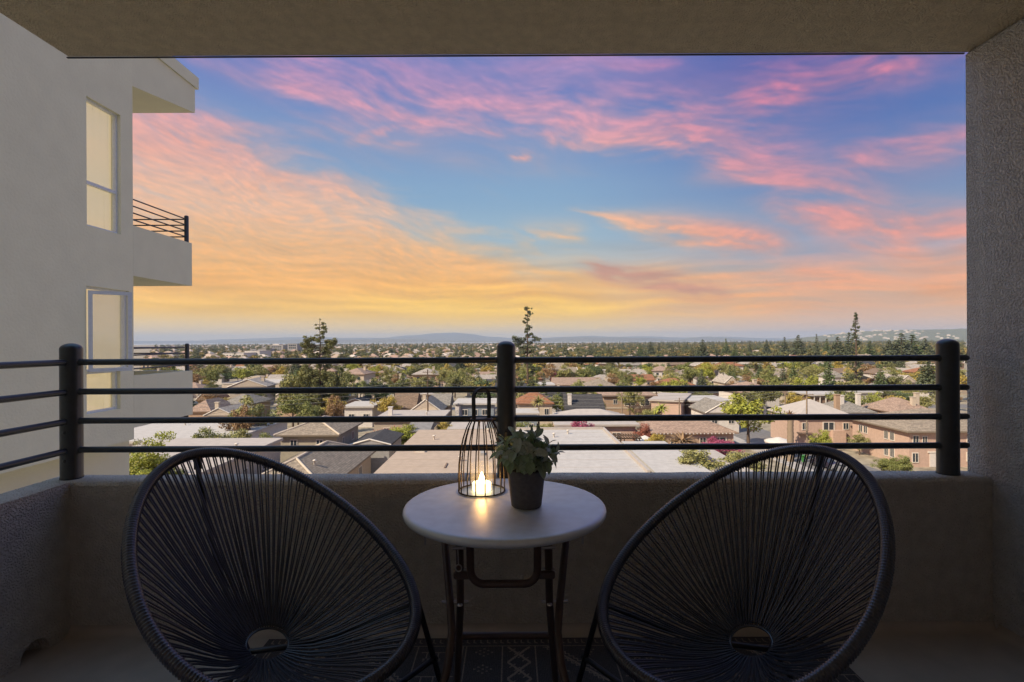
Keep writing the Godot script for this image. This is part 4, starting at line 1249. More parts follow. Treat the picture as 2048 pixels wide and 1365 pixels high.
func make_crowns():
	var r := RandomNumberGenerator.new(); r.seed = 77
	for k in 4:       # broad trees about 8 m high
		crowns["round%d" % k] = [trunk(5.6, 0.24, 6, 2.2, k + 1).done(), crown(clumps_round(r, 3.5, 5.4, 2.4, 46, 0.95), 95, 0.36, 10 + k), 8.0]
	for k in 2:       # near trees and shrubs in finer leaf, about 5 m
		crowns["shrub%d" % k] = [trunk(3.4, 0.12, 7, 1.6, k + 20, 0.12).done(), crown(clumps_round(r, 2.6, 4.6, 0.4, 90, 0.62), 330, 0.19, 30 + k), 5.0]
	crowns["bush0"] = [trunk(8.0, 0.16, 9, 1.5, 25, 0.2).done(), crown(clumps_round(r, 2.5, 9.5, 1.6, 170, 0.62), 330, 0.19, 36), 11.0]
	for k in 3:       # conifers about 14 m
		crowns["conifer%d" % k] = [trunk(13.5, 0.3, 0, 0, k + 40).done(), crown(clumps_conifer(r, 3.4 - 0.5 * k, 14.0, 1.0, 16), 60, 0.55, 50 + k, 0.5), 14.0]
	var cl := []
	for k in 22: cl.append([Vector3(r.randfn() * 0.16, 0.6 + k * 0.36, r.randfn() * 0.16), 0.62 * (1.0 - pow(absf(k - 8) / 16.0, 2.0)) + 0.12, r.randf_range(0.75, 1.2)])
	crowns["cypress0"] = [trunk(7.5, 0.14, 0, 0, 60).done(), crown(cl, 240, 0.24, 61), 8.6]
	# the tall old trees: bare trunks with ragged tiers of branches, the sky between them
	var spec := [[26.0, 5.5, 0.55, 70], [29.0, 4.4, 0.8, 71], [29.0, 3.0, 0.9, 72]]
	for k in 3:
		var H: float = spec[k][0]
		var g := RandomNumberGenerator.new(); g.seed = spec[k][3]
		cl = []
		var lb := B.new()
		var pts := []; var rad := []
		for q in 9:
			pts.append(Vector3(g.randf_range(-0.12, 0.12), H * q / 8.0, g.randf_range(-0.12, 0.12))); rad.append(0.42 * (1.1 - q / 8.0))
		lb.tube(pts, rad, 8)
		var y := 3.0 if k == 0 else 5.0
		while y < H - 0.6:
			var t := y / H
			var R: float
			if k == 0: R = spec[0][1] * (1.0 if t < 0.42 else 0.74 + 0.2 * sin(t * 17.0 + 1.0)) * clampf((1.05 - t) * 3.3, 0.2, 1.0)
			elif k == 1: R = spec[1][1] * (0.55 + 0.3 * sin(t * 21.0) + 0.15 * sin(t * 47.0)) * clampf((1.03 - t) * 3.2, 0.25, 1.0)
			else: R = spec[2][1] * (0.75 + 0.25 * sin(t * 33.0)) * clampf((1.02 - t) * 2.2, 0.12, 1.0)
			var m := 3 if k > 0 else (4 if t > 0.45 else 7)
			for j in m:
				if g.randf() < (0.3 if k == 0 and t > 0.5 else 0.12): continue
				var a := g.randf() * TAU
				var l := R * g.randf_range(0.55, 1.12)
				var e := Vector3(cos(a) * l, y + l * g.randf_range(-0.1, 0.25), sin(a) * l)
				lb.tube([Vector3(0, y, 0), Vector3(0, y, 0).lerp(e, 0.6) + Vector3(0, 0.1, 0), e], [0.09, 0.055, 0.02], 4)
				for q in [0.55, 0.82, 1.0]:
					if g.randf() < (0.25 if q < 0.7 else 0.05): continue
					var rr := clampf(l * 0.24, 0.36, 0.85) * g.randf_range(0.7, 1.2)
					cl.append([Vector3(0, y, 0).lerp(e, q) + Vector3(g.randfn() * 0.2, g.randfn() * 0.22, g.randfn() * 0.2), rr, g.randf_range(0.68, 1.3)])
			y += g.randf_range(0.55, 0.95) * (1.0 if k != 0 else 0.95)
		cl.append([Vector3(0, H - 0.25, 0), 0.35, 1.0])
		crowns["tall%d" % k] = [lb.done(), crown(cl, 190, 0.34, 80 + k, 0.3), H]
	# palm and cordyline: blades
	crowns["palm0"] = [trunk(6.4, 0.26, 0, 0, 90).done(), fronds(46, 2.3, 0.30, 6.5, 91, 1.7), 9.0]
	crowns["cordyline0"] = [trunk(1.5, 0.12, 0, 0, 92).done(), fronds(90, 1.7, 0.13, 1.5, 93, 1.25), 3.2]
	# far trees, few leaves
	for k in 3: crowns["far%d" % k] = [null, crown(clumps_round(r, 3.6, 6.4, 0.8, 22, 1.3), 34, 0.72, 100 + k), 8.0]
	for k in 2: crowns["farcone%d" % k] = [null, crown(clumps_conifer(r, 3.3, 13.0, 0.4, 9), 18, 1.0, 110 + k, 0.5), 13.0]

func fronds(n: int, L: float, w: float, y: float, sd: int, spread: float) -> ArrayMesh:
	var r := RandomNumberGenerator.new(); r.seed = sd
	var b := B.new()
	b.st.set_smooth_group(-1)
	for k in n:
		var a := r.randf() * TAU
		var el := PI / 2 - spread * sqrt(r.randf()) - 0.05
		var out := Vector3(cos(a), 0, sin(a)); var side := Vector3(-sin(a), 0, cos(a))
		var p := Vector3(0, y, 0); var q0 := p
		var l := L * r.randf_range(0.75, 1.1)
		var prev := []
		for i in 6:
			var t := i / 5.0
			var e := el - t * t * 1.1
			if i > 0: q0 += (out * cos(e) + Vector3.UP * sin(e)) * l / 5.0
			var ww := w * (1.0 - t * 0.92) * (0.6 + t * 1.2 if t < 0.33 else 1.0)
			var row := [q0 - side * ww - Vector3(0, ww * 0.3, 0), q0, q0 + side * ww - Vector3(0, ww * 0.3, 0)]
			if i > 0:
				var c := r.randf_range(0.75, 1.25)
				b.st.set_color(Color(c, c, c))
				for m in 2: b.quad(prev[m], prev[m + 1], row[m + 1], row[m])
			prev = row
	return b.done()

func tree(called: String, label: String, kind_: String, x: float, z: float, h: float, leaf: String, wide := 1.0, cat := "tree", group := "") -> Node3D:
	var c: Array = crowns[kind_]
	var t := thing(called, label, cat, Vector3(x, GY, -z), fposmod(x * 1.7 + z * 0.9, TAU), group)
	var s: float = h / c[2]
	t.scale = Vector3(s * wide, s, s * wide)
	if c[0]: put("trunk", c[0], M.bark, t)
	put("crown", c[1], M[leaf], t)
	return t

func tree_px(called: String, label: String, kind_: String, px: float, z: float, top: float, leaf: String, wide := 1.0, cat := "tree") -> Node3D:
	var h := 20.0 - (top - 683.0) / 1077.0 * z
	return tree(called, label, kind_, at_x(px, z), z, h, leaf, wide, cat)

func near_trees():
	tree_px("redwood_tree", "tall ragged redwood standing above the horizon left of the lantern", "tall0", 640, 141, 636, "leaf_redwood", 0.92)
	tree_px("pine_tree", "tall thin ragged pine beside the middle post", "tall1", 1055, 141, 614, "leaf_pine", 0.95)
	tree_px("spire_tree", "slender spire-shaped conifer standing above the horizon on the right", "tall2", 1712, 182, 629, "leaf_pine", 1.05)
	tree_px("shrub", "large leafy bush with reddish tips beside the wing, behind the left chair", "bush0", 306, 50.5, 862, "leaf_bright", 1.0, "shrub")
	tree_px("shrub", "second leafy bush left of the large one, half behind the wing", "bush0", 262, 54, 880, "leaf_olive", 0.9, "shrub")
	tree_px("shrub", "dark green shrub behind the long grey roof, left of its middle", "shrub1", 408, 84, 852, "leaf_green", 0.85, "shrub")
	tree_px("shrub", "rounded green shrub behind the long grey roof, right of its middle", "shrub0", 470, 83, 851, "leaf_olive", 0.95, "shrub")
	tree_px("shrub", "green shrub between the long grey roof and the two-storey house", "shrub1", 528, 84, 862, "leaf_green", 0.75, "shrub")
	tree_px("broad_tree", "big olive tree left of the two-storey hip-roofed house", "round0", 500, 101, 794, "leaf_olive", 1.0)
	tree_px("broad_tree", "small reddish tree in front of the big olive tree", "round1", 478, 96, 806, "leaf_brown", 0.6)
	tree_px("broad_tree", "yellow tree left of the big olive tree", "round2", 452, 150, 789, "leaf_gold", 0.9)
	tree_px("conifer_tree", "dark pointed conifer left of the redwood", "conifer0", 571, 150, 738, "leaf_green", 0.8)
	tree_px("broad_tree", "olive tree at the left foot of the redwood", "round1", 598, 146, 730, "leaf_olive", 0.75)
	tree_px("broad_tree", "green tree left below the redwood, behind the pale roof", "round3", 585, 122, 785, "leaf_green", 1.05)
	tree_px("broad_tree", "dark tree at the right foot of the redwood", "round2", 672, 138, 735, "leaf_redwood", 0.62)
	tree_px("broad_tree", "brown-green tree low on the right of the redwood trunk", "round0", 668, 118, 792, "leaf_brown", 0.7)
	tree_px("broad_tree", "dark tree low on the left of the redwood trunk", "round1", 622, 114, 800, "leaf_green", 0.8)
	tree_px("broad_tree", "golden-olive tree right of the white flat-roofed house", "round2", 772, 128, 785, "leaf_gold", 0.95)
	tree_px("shrub", "bright yellow-green shrub left of the broad tan roof", "shrub0", 806, 95.5, 846, "leaf_bright", 1.25, "shrub")
	tree_px("shrub", "yellow shrub right of the grey shed roof", "shrub1", 886, 101, 842, "leaf_gold", 0.9, "shrub")
	tree_px("shrub", "green shrub behind the lantern cage", "shrub0", 962, 93.6, 858, "leaf_bright", 0.9, "shrub")
	tree_px("shrub", "green shrub at the back of the broad white roof, above the potted plant", "shrub1", 1046, 95, 842, "leaf_green", 1.1, "shrub")
	tree_px("shrub", "olive hedge bush left of the bougainvillea wall", "shrub0", 1092, 108, 846, "leaf_olive", 1.2, "shrub")
	tree_px("palm_tree", "palm in front of the orange tile roof", "palm0", 1077, 117, 782, "leaf_olive", 0.95)
	tree_px("broad_tree", "small green tree between the orange roof and the slate roof", "round3", 1117, 129, 786, "leaf_green", 0.85)
	tree_px("broad_tree", "small round tree between the slate roof and the brick house", "round0", 1196, 132, 793, "leaf_green", 0.7)
	tree_px("palm_tree", "short bushy palm in front of the pink terrace", "palm0", 1322, 112, 799, "leaf_bright", 1.3)
	tree_px("shrub", "loose green shrub below the brick house", "shrub0", 1304, 114, 815, "leaf_olive", 1.0, "shrub")
	tree_px("broad_tree", "bright green street tree with a forked trunk behind the right chair", "round1", 1496, 99, 784, "leaf_bright", 1.0)
	tree_px("bougainvillea", "magenta bougainvillea against the flat grey-beige house", "shrub1", 1164, 96.5, 838, "leaf_magenta", 1.0, "shrub")
	tree_px("bougainvillea", "low red flowering shrub before the long pink bungalow", "shrub0", 1436, 92, 876, "leaf_magenta", 1.7, "shrub")
	tree_px("shrub", "rusty shrub beside the pergola", "shrub1", 1288, 98, 848, "leaf_red", 0.75, "shrub")
	tree_px("shrub", "yellow-green bush right of the pergola", "shrub0", 1312, 93, 866, "leaf_gold", 0.95, "shrub")
	tree_px("shrub", "big leafy bush at the edge of the right chair", "shrub1", 1392, 68, 898, "leaf_olive", 1.3, "shrub")
	tree_px("shrub", "leafy bush seen through the top of the right chair", "shrub0", 1480, 70, 900, "leaf_olive", 1.2, "shrub")
	tree_px("cordyline", "spiky dark red cordyline left of the yellow-green shrub", "cordyline0", 786, 99, 843, "leaf_red", 1.35, "shrub")
	tree_px("cordyline", "spiky cordyline at the left end of the shrub row", "cordyline0", 752, 98, 852, "leaf_red", 1.2, "shrub")
	tree_px("cordyline", "spiky brown cordyline before the long pink bungalow", "cordyline0", 1364, 93, 858, "leaf_brown", 1.5, "shrub")
	tree_px("broad_tree", "round tree before the pink apartment house", "round3", 1718, 93, 868, "leaf_olive", 0.95)
	tree_px("shrub", "clipped shrub under the apartment house windows, the left one of two", "shrub0", 1777, 79, 918, "leaf_green", 1.2, "shrub")
	tree_px("shrub", "clipped shrub under the apartment house windows, the right one of two", "shrub1", 1805, 78, 914, "leaf_green", 1.0, "shrub")
	tree_px("shrub", "green shrub beside the pink two-storey house", "shrub1", 1645, 92, 862, "leaf_bright", 0.8, "shrub")
	tree_px("cypress_tree", "narrow dark cypress beside the long white house", "cypress0", 1681, 133, 788, "leaf_dark", 0.8)
	tree_px("conifer_tree", "dark ragged conifer right of the narrow cypress", "conifer1", 1709, 131, 790, "leaf_dark", 0.7)
	tree_px("broad_tree", "golden tree left of the long white house", "round2", 1592, 142, 786, "leaf_gold", 1.25)
	tree_px("broad_tree", "wide golden tree right of the white house with arched windows", "round0", 1788, 138, 797, "leaf_gold", 1.7)
	tree_px("broad_tree", "olive tree behind the right post", "round3", 1850, 136, 790, "leaf_olive", 1.2)
	tree_px("broad_tree", "golden tree above the cream gable-fronted house on the right", "round1", 1800, 215, 744, "leaf_gold", 1.4)
	tree_px("broad_tree", "orange-brown tree beside the right post, farther off", "round2", 1840, 235, 745, "leaf_gold", 1.5)
	tree_px("conifer_tree", "dark blue-green conifer left of the right post", "conifer0", 1761, 172, 732, "leaf_dark", 0.95)
	tree_px("conifer_tree", "grey-green conifer pair, the nearer one, right of the golden tree", "conifer2", 1566, 190, 728, "leaf_pine", 1.25)
	tree_px("conifer_tree", "tall dark conifer of the pair right of the golden tree", "conifer1", 1587, 196, 724, "leaf_dark", 0.95)
	tree_px("broad_tree", "large yellow tree in the middle distance right of centre", "round1", 1412, 268, 727, "leaf_gold", 1.15)
	tree_px("broad_tree", "bright lime-green tree below the large yellow tree", "round3", 1346, 205, 752, "leaf_bright", 1.15)
	tree_px("broad_tree", "reddish-pink tree right of the thin pine", "round0", 1144, 262, 729, "leaf_brown", 1.0)
	tree_px("broad_tree", "magenta flowering tree right of the thin pine", "round2", 1108, 226, 743, "leaf_magenta", 0.85)
	tree_px("broad_tree", "dark round tree left of the tall cream block", "round3", 1188, 240, 728, "leaf_dark", 0.95)
	tree_px("broad_tree", "dark shrubby tree at the foot of the thin pine", "round1", 1062, 160, 752, "leaf_green", 0.7)
	tree_px("conifer_tree", "spindly dark tree right of the large yellow tree", "conifer2", 1468, 205, 728, "leaf_dark", 0.55)
	tree_px("broad_tree", "dark green trees' leader above the cream hall on the left", "round2", 455, 262, 742, "leaf_dark", 1.7)
	tree_px("broad_tree", "second dark green tree left of the cream hall", "round0", 415, 246, 748, "leaf_green", 1.5)
	tree_px("broad_tree", "olive-brown tree right of the cream hall", "round3", 546, 262, 727, "leaf_brown", 1.25)
	# conifers that break the skyline on the right
	var sky_line := [[1405, 430, 683, 0, 1.0], [1470, 420, 692, 1, 0.9], [1569, 520, 679, 0, 0.8], [1597, 470, 675, 0, 1.05], [1633, 440, 673, 2, 0.6], [1654, 500, 683, 1, 0.9], [1676, 430, 679, 0, 1.2], [1698, 450, 671, 2, 1.0], [1740, 430, 688, 1, 1.3], [1778, 420, 686, 0, 1.2], [1802, 400, 672, 0, 1.35], [1825, 410, 675, 1, 1.5], [1850, 440, 682, 0, 1.2], [1452, 560, 682, 1, 0.8], [1500, 600, 686, 2, 0.8], [1533, 560, 684, 0, 0.8], [1100, 620, 692, 1, 0.9], [1131, 600, 693, 0, 0.8], [1280, 600, 690, 1, 1.0], [1301, 560, 688, 0, 0.9], [1318, 640, 690, 2, 0.8], [782, 700, 694, 0, 1.0], [925, 720, 695, 1, 0.8], [942, 660, 695, 2, 0.7], [700, 640, 698, 0, 1.1], [392, 560, 700, 0, 1.2]]
	for e in sky_line:
		var t := tree_px("conifer_tree", "", "conifer%d" % e[3], e[0], e[1], e[2] - 2.0, "leaf_pine" if e[3] != 1 else "leaf_dark", e[4] * 1.45)
		far_items.append([t, "dark skyline conifer", "skyline conifers"])


# ------------------------------------------------------------------ streets, poles, things in the gardens
func sheet(called: String, x0: float, x1: float, z0: float, z1: float, lift: float, m: Material) -> MeshInstance3D:
	var b := B.new()
	var y := GY + lift
	b.quad(Vector3(x0, y, -z0), Vector3(x1, y, -z0), Vector3(x1, y, -z1), Vector3(x0, y, -z1))
	return kind(put(called, b, m), "structure")

func power_pole(label: String, x: float, z: float, h: float, arms := 2, m: Material = null) -> Node3D:
	if m == null: m = M.pole
	var t := thing("utility_pole", label, "utility pole", Vector3(x, GY, -z))
	var b := B.new()
	b.tube([Vector3(0, 0, 0), Vector3(0, h * 0.5, 0), Vector3(0, h, 0)], [0.17, 0.15, 0.11], 8)
	put("pole", b, m, t)
	for k in arms:
		b = B.new()
		b.box(Vector3(0, h - 0.6 - k * 1.1, 0.14), Vector3(2.2 - 0.4 * k, 0.12, 0.1))
		var arm := put("cross_arm", b, m, t)
		for s in [-0.9, -0.45, 0.45, 0.9]:
			b = B.new()
			b.lathe([Vector2(0.05, 0), Vector2(0.06, 0.08), Vector2(0.03, 0.18), Vector2(0, 0.2)], 6, Vector3(s * (1.0 - 0.18 * k), h - 0.54 - k * 1.1, 0.14))
			put("insulator", b, M.w_grey, arm)
	return t

func cable(label: String, a: Vector3, b_: Vector3, sag: float):
	var pts := []
	for k in 13:
		var t := k / 12.0
		pts.append(a.lerp(b_, t) - Vector3(0, sag * 4.0 * t * (1.0 - t), 0))
	var b := B.new()
	b.tube(pts, 0.022, 4)
	tag(put("power_cable", b, M.wire), label, "cable", "overhead cables over the gardens")

func car(label: String, x: float, z: float, turn: float, c: Color):
	var t := thing("parked_car", label, "car", Vector3(x, GY + 0.02, -z), deg_to_rad(turn), "cars parked on the right-hand street")
	var paint := mat(c, 0.3)
	paint.clearcoat_enabled = true; paint.clearcoat = 0.8
	var b := B.new()
	var prof := [Vector2(-2.2, 0.35), Vector2(-2.25, 0.75), Vector2(-2.1, 0.95), Vector2(-1.2, 1.0), Vector2(1.1, 0.98), Vector2(2.0, 0.85), Vector2(2.2, 0.6), Vector2(2.15, 0.35)]
	var cab := [Vector2(-1.7, 0.97), Vector2(-1.15, 1.42), Vector2(0.35, 1.45), Vector2(1.15, 0.97)]
	for e in [[prof, 0.88, 0.84], [cab, 0.80, 0.66]]:
		var P: Array = e[0]
		for k in P.size():
			var p: Vector2 = P[k]; var q: Vector2 = P[(k + 1) % P.size()]
			var wp: float = e[2] if p.y > 1.2 else e[1]; var wq: float = e[2] if q.y > 1.2 else e[1]
			b.quad(Vector3(-wp, p.y, p.x), Vector3(wp, p.y, p.x), Vector3(wq, q.y, q.x), Vector3(-wq, q.y, q.x))
		for s in [-1.0, 1.0]:
			for k in range(1, P.size() - 1):
				var f := func(v): return Vector3(s * (e[2] if v.y > 1.2 else e[1]), v.y, v.x)
				b.tri(f.call(P[0]), f.call(P[k]), f.call(P[k + 1]))
	put("body", b, paint, t)
	b = B.new()
	for s in [-1.0, 1.0]:
		b.box(Vector3(s * 0.745, 1.2, -0.35), Vector3(0.03, 0.32, 1.7))
	put("side_window", b, M.pane, t)
	b = B.new()
	b.quad(Vector3(-0.7, 1.02, 1.10), Vector3(0.7, 1.02, 1.10), Vector3(0.6, 1.42, 0.46), Vector3(-0.6, 1.42, 0.46))
	put("windscreen", b, M.pane, t)
	for s in [-1.0, 1.0]:
		for q in [-1.35, 1.35]:
			b = B.new()
			b.tube([Vector3(s * 0.70, 0.32, q), Vector3(s * 0.90, 0.32, q)], 0.32, 14)
			put("wheel", b, M.dark, t)

func gardens():
	var p1 := power_pole("dark telegraph pole in front of the white gabled house", at_x(855, 119), 119, 13.8, 2, M.wood)
	var p2 := power_pole("thin pale pole standing before the pink two-storey house", at_x(1613, 90), 90, 11.4, 1)
	var p3 := power_pole("grey pole left of the brick house windows", at_x(1243, 118), 118, 8.5, 1)
	var p4 := power_pole("grey pole before the long pink terrace", at_x(1358, 116), 116, 7.6, 1)
	var p5 := power_pole("thin pole right of the bright green street tree", at_x(1570, 122), 122, 10.5)
	var L := Vector3(-95, GY + 9.6, -112)
	var A := p1.position + Vector3(0, 11.4, 0.2)
	var C := p5.position + Vector3(0, 9.6, 0.2)
	var D := Vector3(110, GY + 10.5, -126)
	for k in 4:
		var s := Vector3(0, -0.9 * k, -0.3 * k)
		var nth: String = ["topmost", "second from the top", "third from the top", "lowest"][k]
		cable("thin pale cable left of the telegraph pole, %s of four" % nth, L + s, A + s, 1.6)
		cable("thin pale cable right of the telegraph pole, %s of four" % nth, A + s, C + s * 0.8, 3.0)
		cable("thin pale cable over the solar roofs, %s of four" % nth, C + s * 0.8, D + s, 1.2)
	# a palm's bare trunk beside the street
	var t := thing("bare_palm", "thick pale bare trunk standing left of the thin pole", "palm", Vector3(at_x(1580, 88), GY, -88))
	var b := B.new()
	var pts := []; var rad := []
	for k in 25:
		pts.append(Vector3(0.02 * sin(k), 7.6 * k / 24.0, 0)); rad.append(0.52 - 0.10 * k / 24.0 + 0.05 * (k % 2))
	b.tube(pts, rad, 12)
	put("trunk", b, M.pole, t)
	put("crown", fronds(26, 1.5, 0.2, 7.5, 31, 1.2), M.leaf_brown, t)
	# white round garden pavilion
	t = thing("pavilion", "small white round pavilion roof left of the thick bare trunk", "pavilion", Vector3(at_x(1556, 92), GY, -92))
	b = B.new()
	b.lathe([Vector2(2.2, 2.5), Vector2(2.25, 2.7), Vector2(1.6, 2.95), Vector2(0.9, 3.1), Vector2(0.4, 3.3), Vector2(0.0, 3.35)], 20)
	put("roof", b, M.w_white, t)
	b = B.new()
	b.lathe([Vector2(1.9, 0), Vector2(1.9, 2.5)], 20)
	put("wall", b, M.w_cream, t)
	for k in 10:
		b = B.new()
		var a := TAU * k / 10
		b.tube([Vector3(cos(a) * 2.02, 0, sin(a) * 2.02), Vector3(cos(a) * 2.02, 2.5, sin(a) * 2.02)], 0.09, 6)
		put("column", b, M.w_white, t)
	# pergola
	t = thing("pergola", "brown slatted pergola at the back corner of the broad white roof", "pergola", Vector3(at_x(1244, 95), GY, -95))
	for sx in [-2.6, 0.0, 2.6]:
		for sz in [-1.6, 1.6]:
			b = B.new(); b.box(Vector3(sx, 1.45, sz), Vector3(0.16, 2.9, 0.16)); put("post", b, M.wood, t)
	for sz in [-1.6, 1.6]:
		b = B.new(); b.box(Vector3(0, 3.0, sz), Vector3(6.0, 0.2, 0.14)); put("beam", b, M.wood, t)
	for k in 13:
		b = B.new(); b.box(Vector3(lerpf(-2.8, 2.8, k / 12.0), 3.18, 0), Vector3(0.12, 0.16, 4.2)); put("slat", b, M.wood, t)
	# canopy, awning, bins, cars
	t = thing("sun_canopy", "white square sun canopy right of the pergola", "canopy", Vector3(at_x(1289, 95), GY, -95))
	b = B.new()
	var hh := 2.5
	var cc := [Vector3(-1.4, hh, 1.4), Vector3(1.4, hh, 1.4), Vector3(1.4, hh, -1.4), Vector3(-1.4, hh, -1.4)]
	for k in 4:
		b.tri(cc[k], cc[(k + 1) % 4], Vector3(0, hh + 0.75, 0))
		b.quad(cc[k] - Vector3(0, 0.18, 0), cc[(k + 1) % 4] - Vector3(0, 0.18, 0), cc[(k + 1) % 4], cc[k])
	put("cloth", b, M.w_white, t)
	for c in cc:
		b = B.new(); b.tube([Vector3(c.x * 0.97, 0, c.z * 0.97), Vector3(c.x * 0.97, hh, c.z * 0.97)], 0.04, 6); put("leg", b, M.w_grey, t)
	var am := mat(lin(0.20, 0.11, 0.20), 0.8)
	t = thing("awning", "faded purple awning low at the front of the broad white roof", "awning", Vector3(7.6, GY + 4.6, -60.0))
	b = B.new(); b.box(Vector3(0, 0.32, 0), Vector3(4.4, 0.10, 1.2)); put("cloth", b, am, t)
	b = B.new(); b.box(Vector3(0, 0.15, 0.55), Vector3(4.4, 0.3, 0.08)); put("valance", b, am, t)
	car("dark purple car parked in front of the pink two-storey house", at_x(1622, 88), 84, 18, Color(0.10, 0.06, 0.13))
	car("silver car parked on the street behind the right chair", at_x(1660, 84), 80, 22, Color(0.45, 0.46, 0.48))
	t = thing("waste_bin", "green waste bin beside the thin pale pole", "bin", Vector3(at_x(1606, 88), GY, -88))
	var gm := mat(lin(0.05, 0.22, 0.05), 0.5)
	b = B.new()
	b.lathe([Vector2(0.28, 0.0), Vector2(0.38, 1.0), Vector2(0.4, 1.02)], 4); put("body", b, gm, t)
	b = B.new(); b.box(Vector3(0, 1.06, 0), Vector3(0.7, 0.08, 0.7)); put("lid", b, gm, t)


# ------------------------------------------------------------------ the town beyond
func town():
	rng.seed = 2024
	var walls := ["w_cream", "w_white", "w_pink", "w_beige", "w_white", "w_tan", "w_grey", "w_cream"]
	var roofs := ["sh_tan", "sh_grey", "sh_pale", "roof_white", "sh_pink", "sh_brown", "sh_slate", "roof_pale", "sh_clay"]
	var wname := {"w_cream": "cream", "w_white": "white", "w_pink": "pink", "w_beige": "beige", "w_tan": "tan", "w_grey": "grey"}
	var rname := {"sh_tan": "tan", "sh_grey": "grey", "sh_pale": "pale", "roof_white": "white", "roof_tan": "tan", "sh_pink": "reddish", "sh_brown": "brown", "sh_slate": "dark", "roof_pale": "pale", "sh_clay": "orange"}
	var tname := {"hip": "hip", "gable_x": "pitched", "gable_z": "gabled", "flat": "flat"}
	# a shared house of each cut, copied with other walls and roofs
	var protos := []
	for type in ["hip", "gable_z", "gable_x", "flat", "hip", "gable_z", "flat"]:
		var two := protos.size() % 3 == 1
		var w := rng.randf_range(8.5, 12.5); var d := rng.randf_range(8.5, 12.0); var h := 5.4 if two else 3.3
		var win := row_win(0, -w / 2 + 0.6, w / 2 - 0.6, 3, h - 1.3, 1.3, 1.2)
		if two: win += row_win(0, -w / 2 + 0.8, w / 2 - 0.8, 2, 1.5, 1.3, 1.3)
		var o := {"plain": true, "loose": true, "win": win, "chimneys": [[w * 0.25, -1.0, 1.2]] if type != "flat" else []}
		protos.append([type, w, d, h, o])
	var first := []
	first.resize(protos.size())
	var n_house := 0
	var z := 142.0
	var rows := 0
	var fh := []; var fhc := []      # far ones, too small to show parts
	while z < 4200.0:
		var step := 18.0 + z * 0.055
		var x := -0.66 * z - 8.0 + rng.randf() * 8.0
		while x < 0.84 * z:
			var k := rng.randi() % protos.size()
			var P: Array = protos[k]
			var wm: String = walls[rng.randi() % walls.size()]
			var rm: String = roofs[rng.randi() % roofs.size()]
			if P[0] == "flat": rm = ["roof_white", "roof_pale", "roof_tan"][rng.randi() % 3]
			elif rm.begins_with("roof"): rm = "sh_pale"
			var zz := z + rng.randf_range(-3.0, 3.0)
			var s := rng.randf_range(0.9, 1.15)
			var belt := smoothstep(-0.1, 0.25, x / z) * smoothstep(380.0, 620.0, z)
			if rng.randf() < 0.72 * (1.0 - 0.62 * belt) * (1.0 - 0.35 * smoothstep(500.0, 1500.0, z)) and is_free(x - 6, x + 6, zz - 1, zz + 13):
				if z < 400.0 and n_house < 235:
					var t: Node3D
					if first[k] == null:
						t = house("", x, zz, P[1], P[2], P[3], P[0], 2.0, wm, rm, P[4])
						first[k] = t
					else:
						t = first[k].duplicate()
						t.name = numbered(self, "house")
						add_child(t, true)
					t.position = Vector3(x, GY, -(zz + 6.0))
					t.rotation.y = deg_to_rad(rng.randf_range(-8.0, 8.0) + (90.0 if rng.randf() < 0.15 else 0.0))
					t.scale = Vector3.ONE * s
					for c in t.get_children():
						if c.name == "wall" or c.name == "gable": c.material_override = M[wm]
						if c.name == "roof":
							c.material_override = M[rm] if P[0] == "flat" or not rm.begins_with("roof") else M.sh_pale
					far_items.append([t, "%s house, %s %s roof" % [wname[wm], rname[rm], tname[P[0]]], "houses of the town beyond"])
					n_house += 1
				else:
					fh.append(Transform3D(Basis(Vector3.UP, rng.randf_range(-0.3, 0.3) + (PI / 2 if rng.randf() < 0.4 else 0.0)).scaled(Vector3(s * rng.randf_range(0.8, 1.5), s * rng.randf_range(0.8, 1.3), s)), Vector3(x, GY, -zz)))
					var tone := rng.randf_range(0.55, 1.05)
					fhc.append([Color(0.66 * tone, 0.55 * tone, 0.44 * tone), Color(0.74 * tone, 0.69 * tone, 0.62 * tone), Color(0.58 * tone, 0.42 * tone, 0.33 * tone)][rng.randi() % 3])
			x += rng.randf_range(12.5, 17.0) * (1.0 if z < 420.0 else 1.0 + (z - 420.0) / 500.0)
		z += step
		rows += 1
	many("far_houses", far_house(), M_far_house(), fh, fhc, "pale far-off houses of the plain, too small to tell apart")
	# trees between the houses
	var leafs := ["leaf_green", "leaf_dark", "leaf_olive", "leaf_gold", "leaf_brown", "leaf_green", "leaf_olive", "leaf_redwood", "leaf_bright", "leaf_olive"]
	var lname := {"leaf_green": "green", "leaf_dark": "dark green", "leaf_olive": "olive", "leaf_gold": "golden", "leaf_brown": "russet", "leaf_redwood": "deep green", "leaf_bright": "bright green"}
	var n_tree := 0
	var ft := [[], [], [], [], []]; var ftc := [[], [], [], [], []]
	z = 132.0
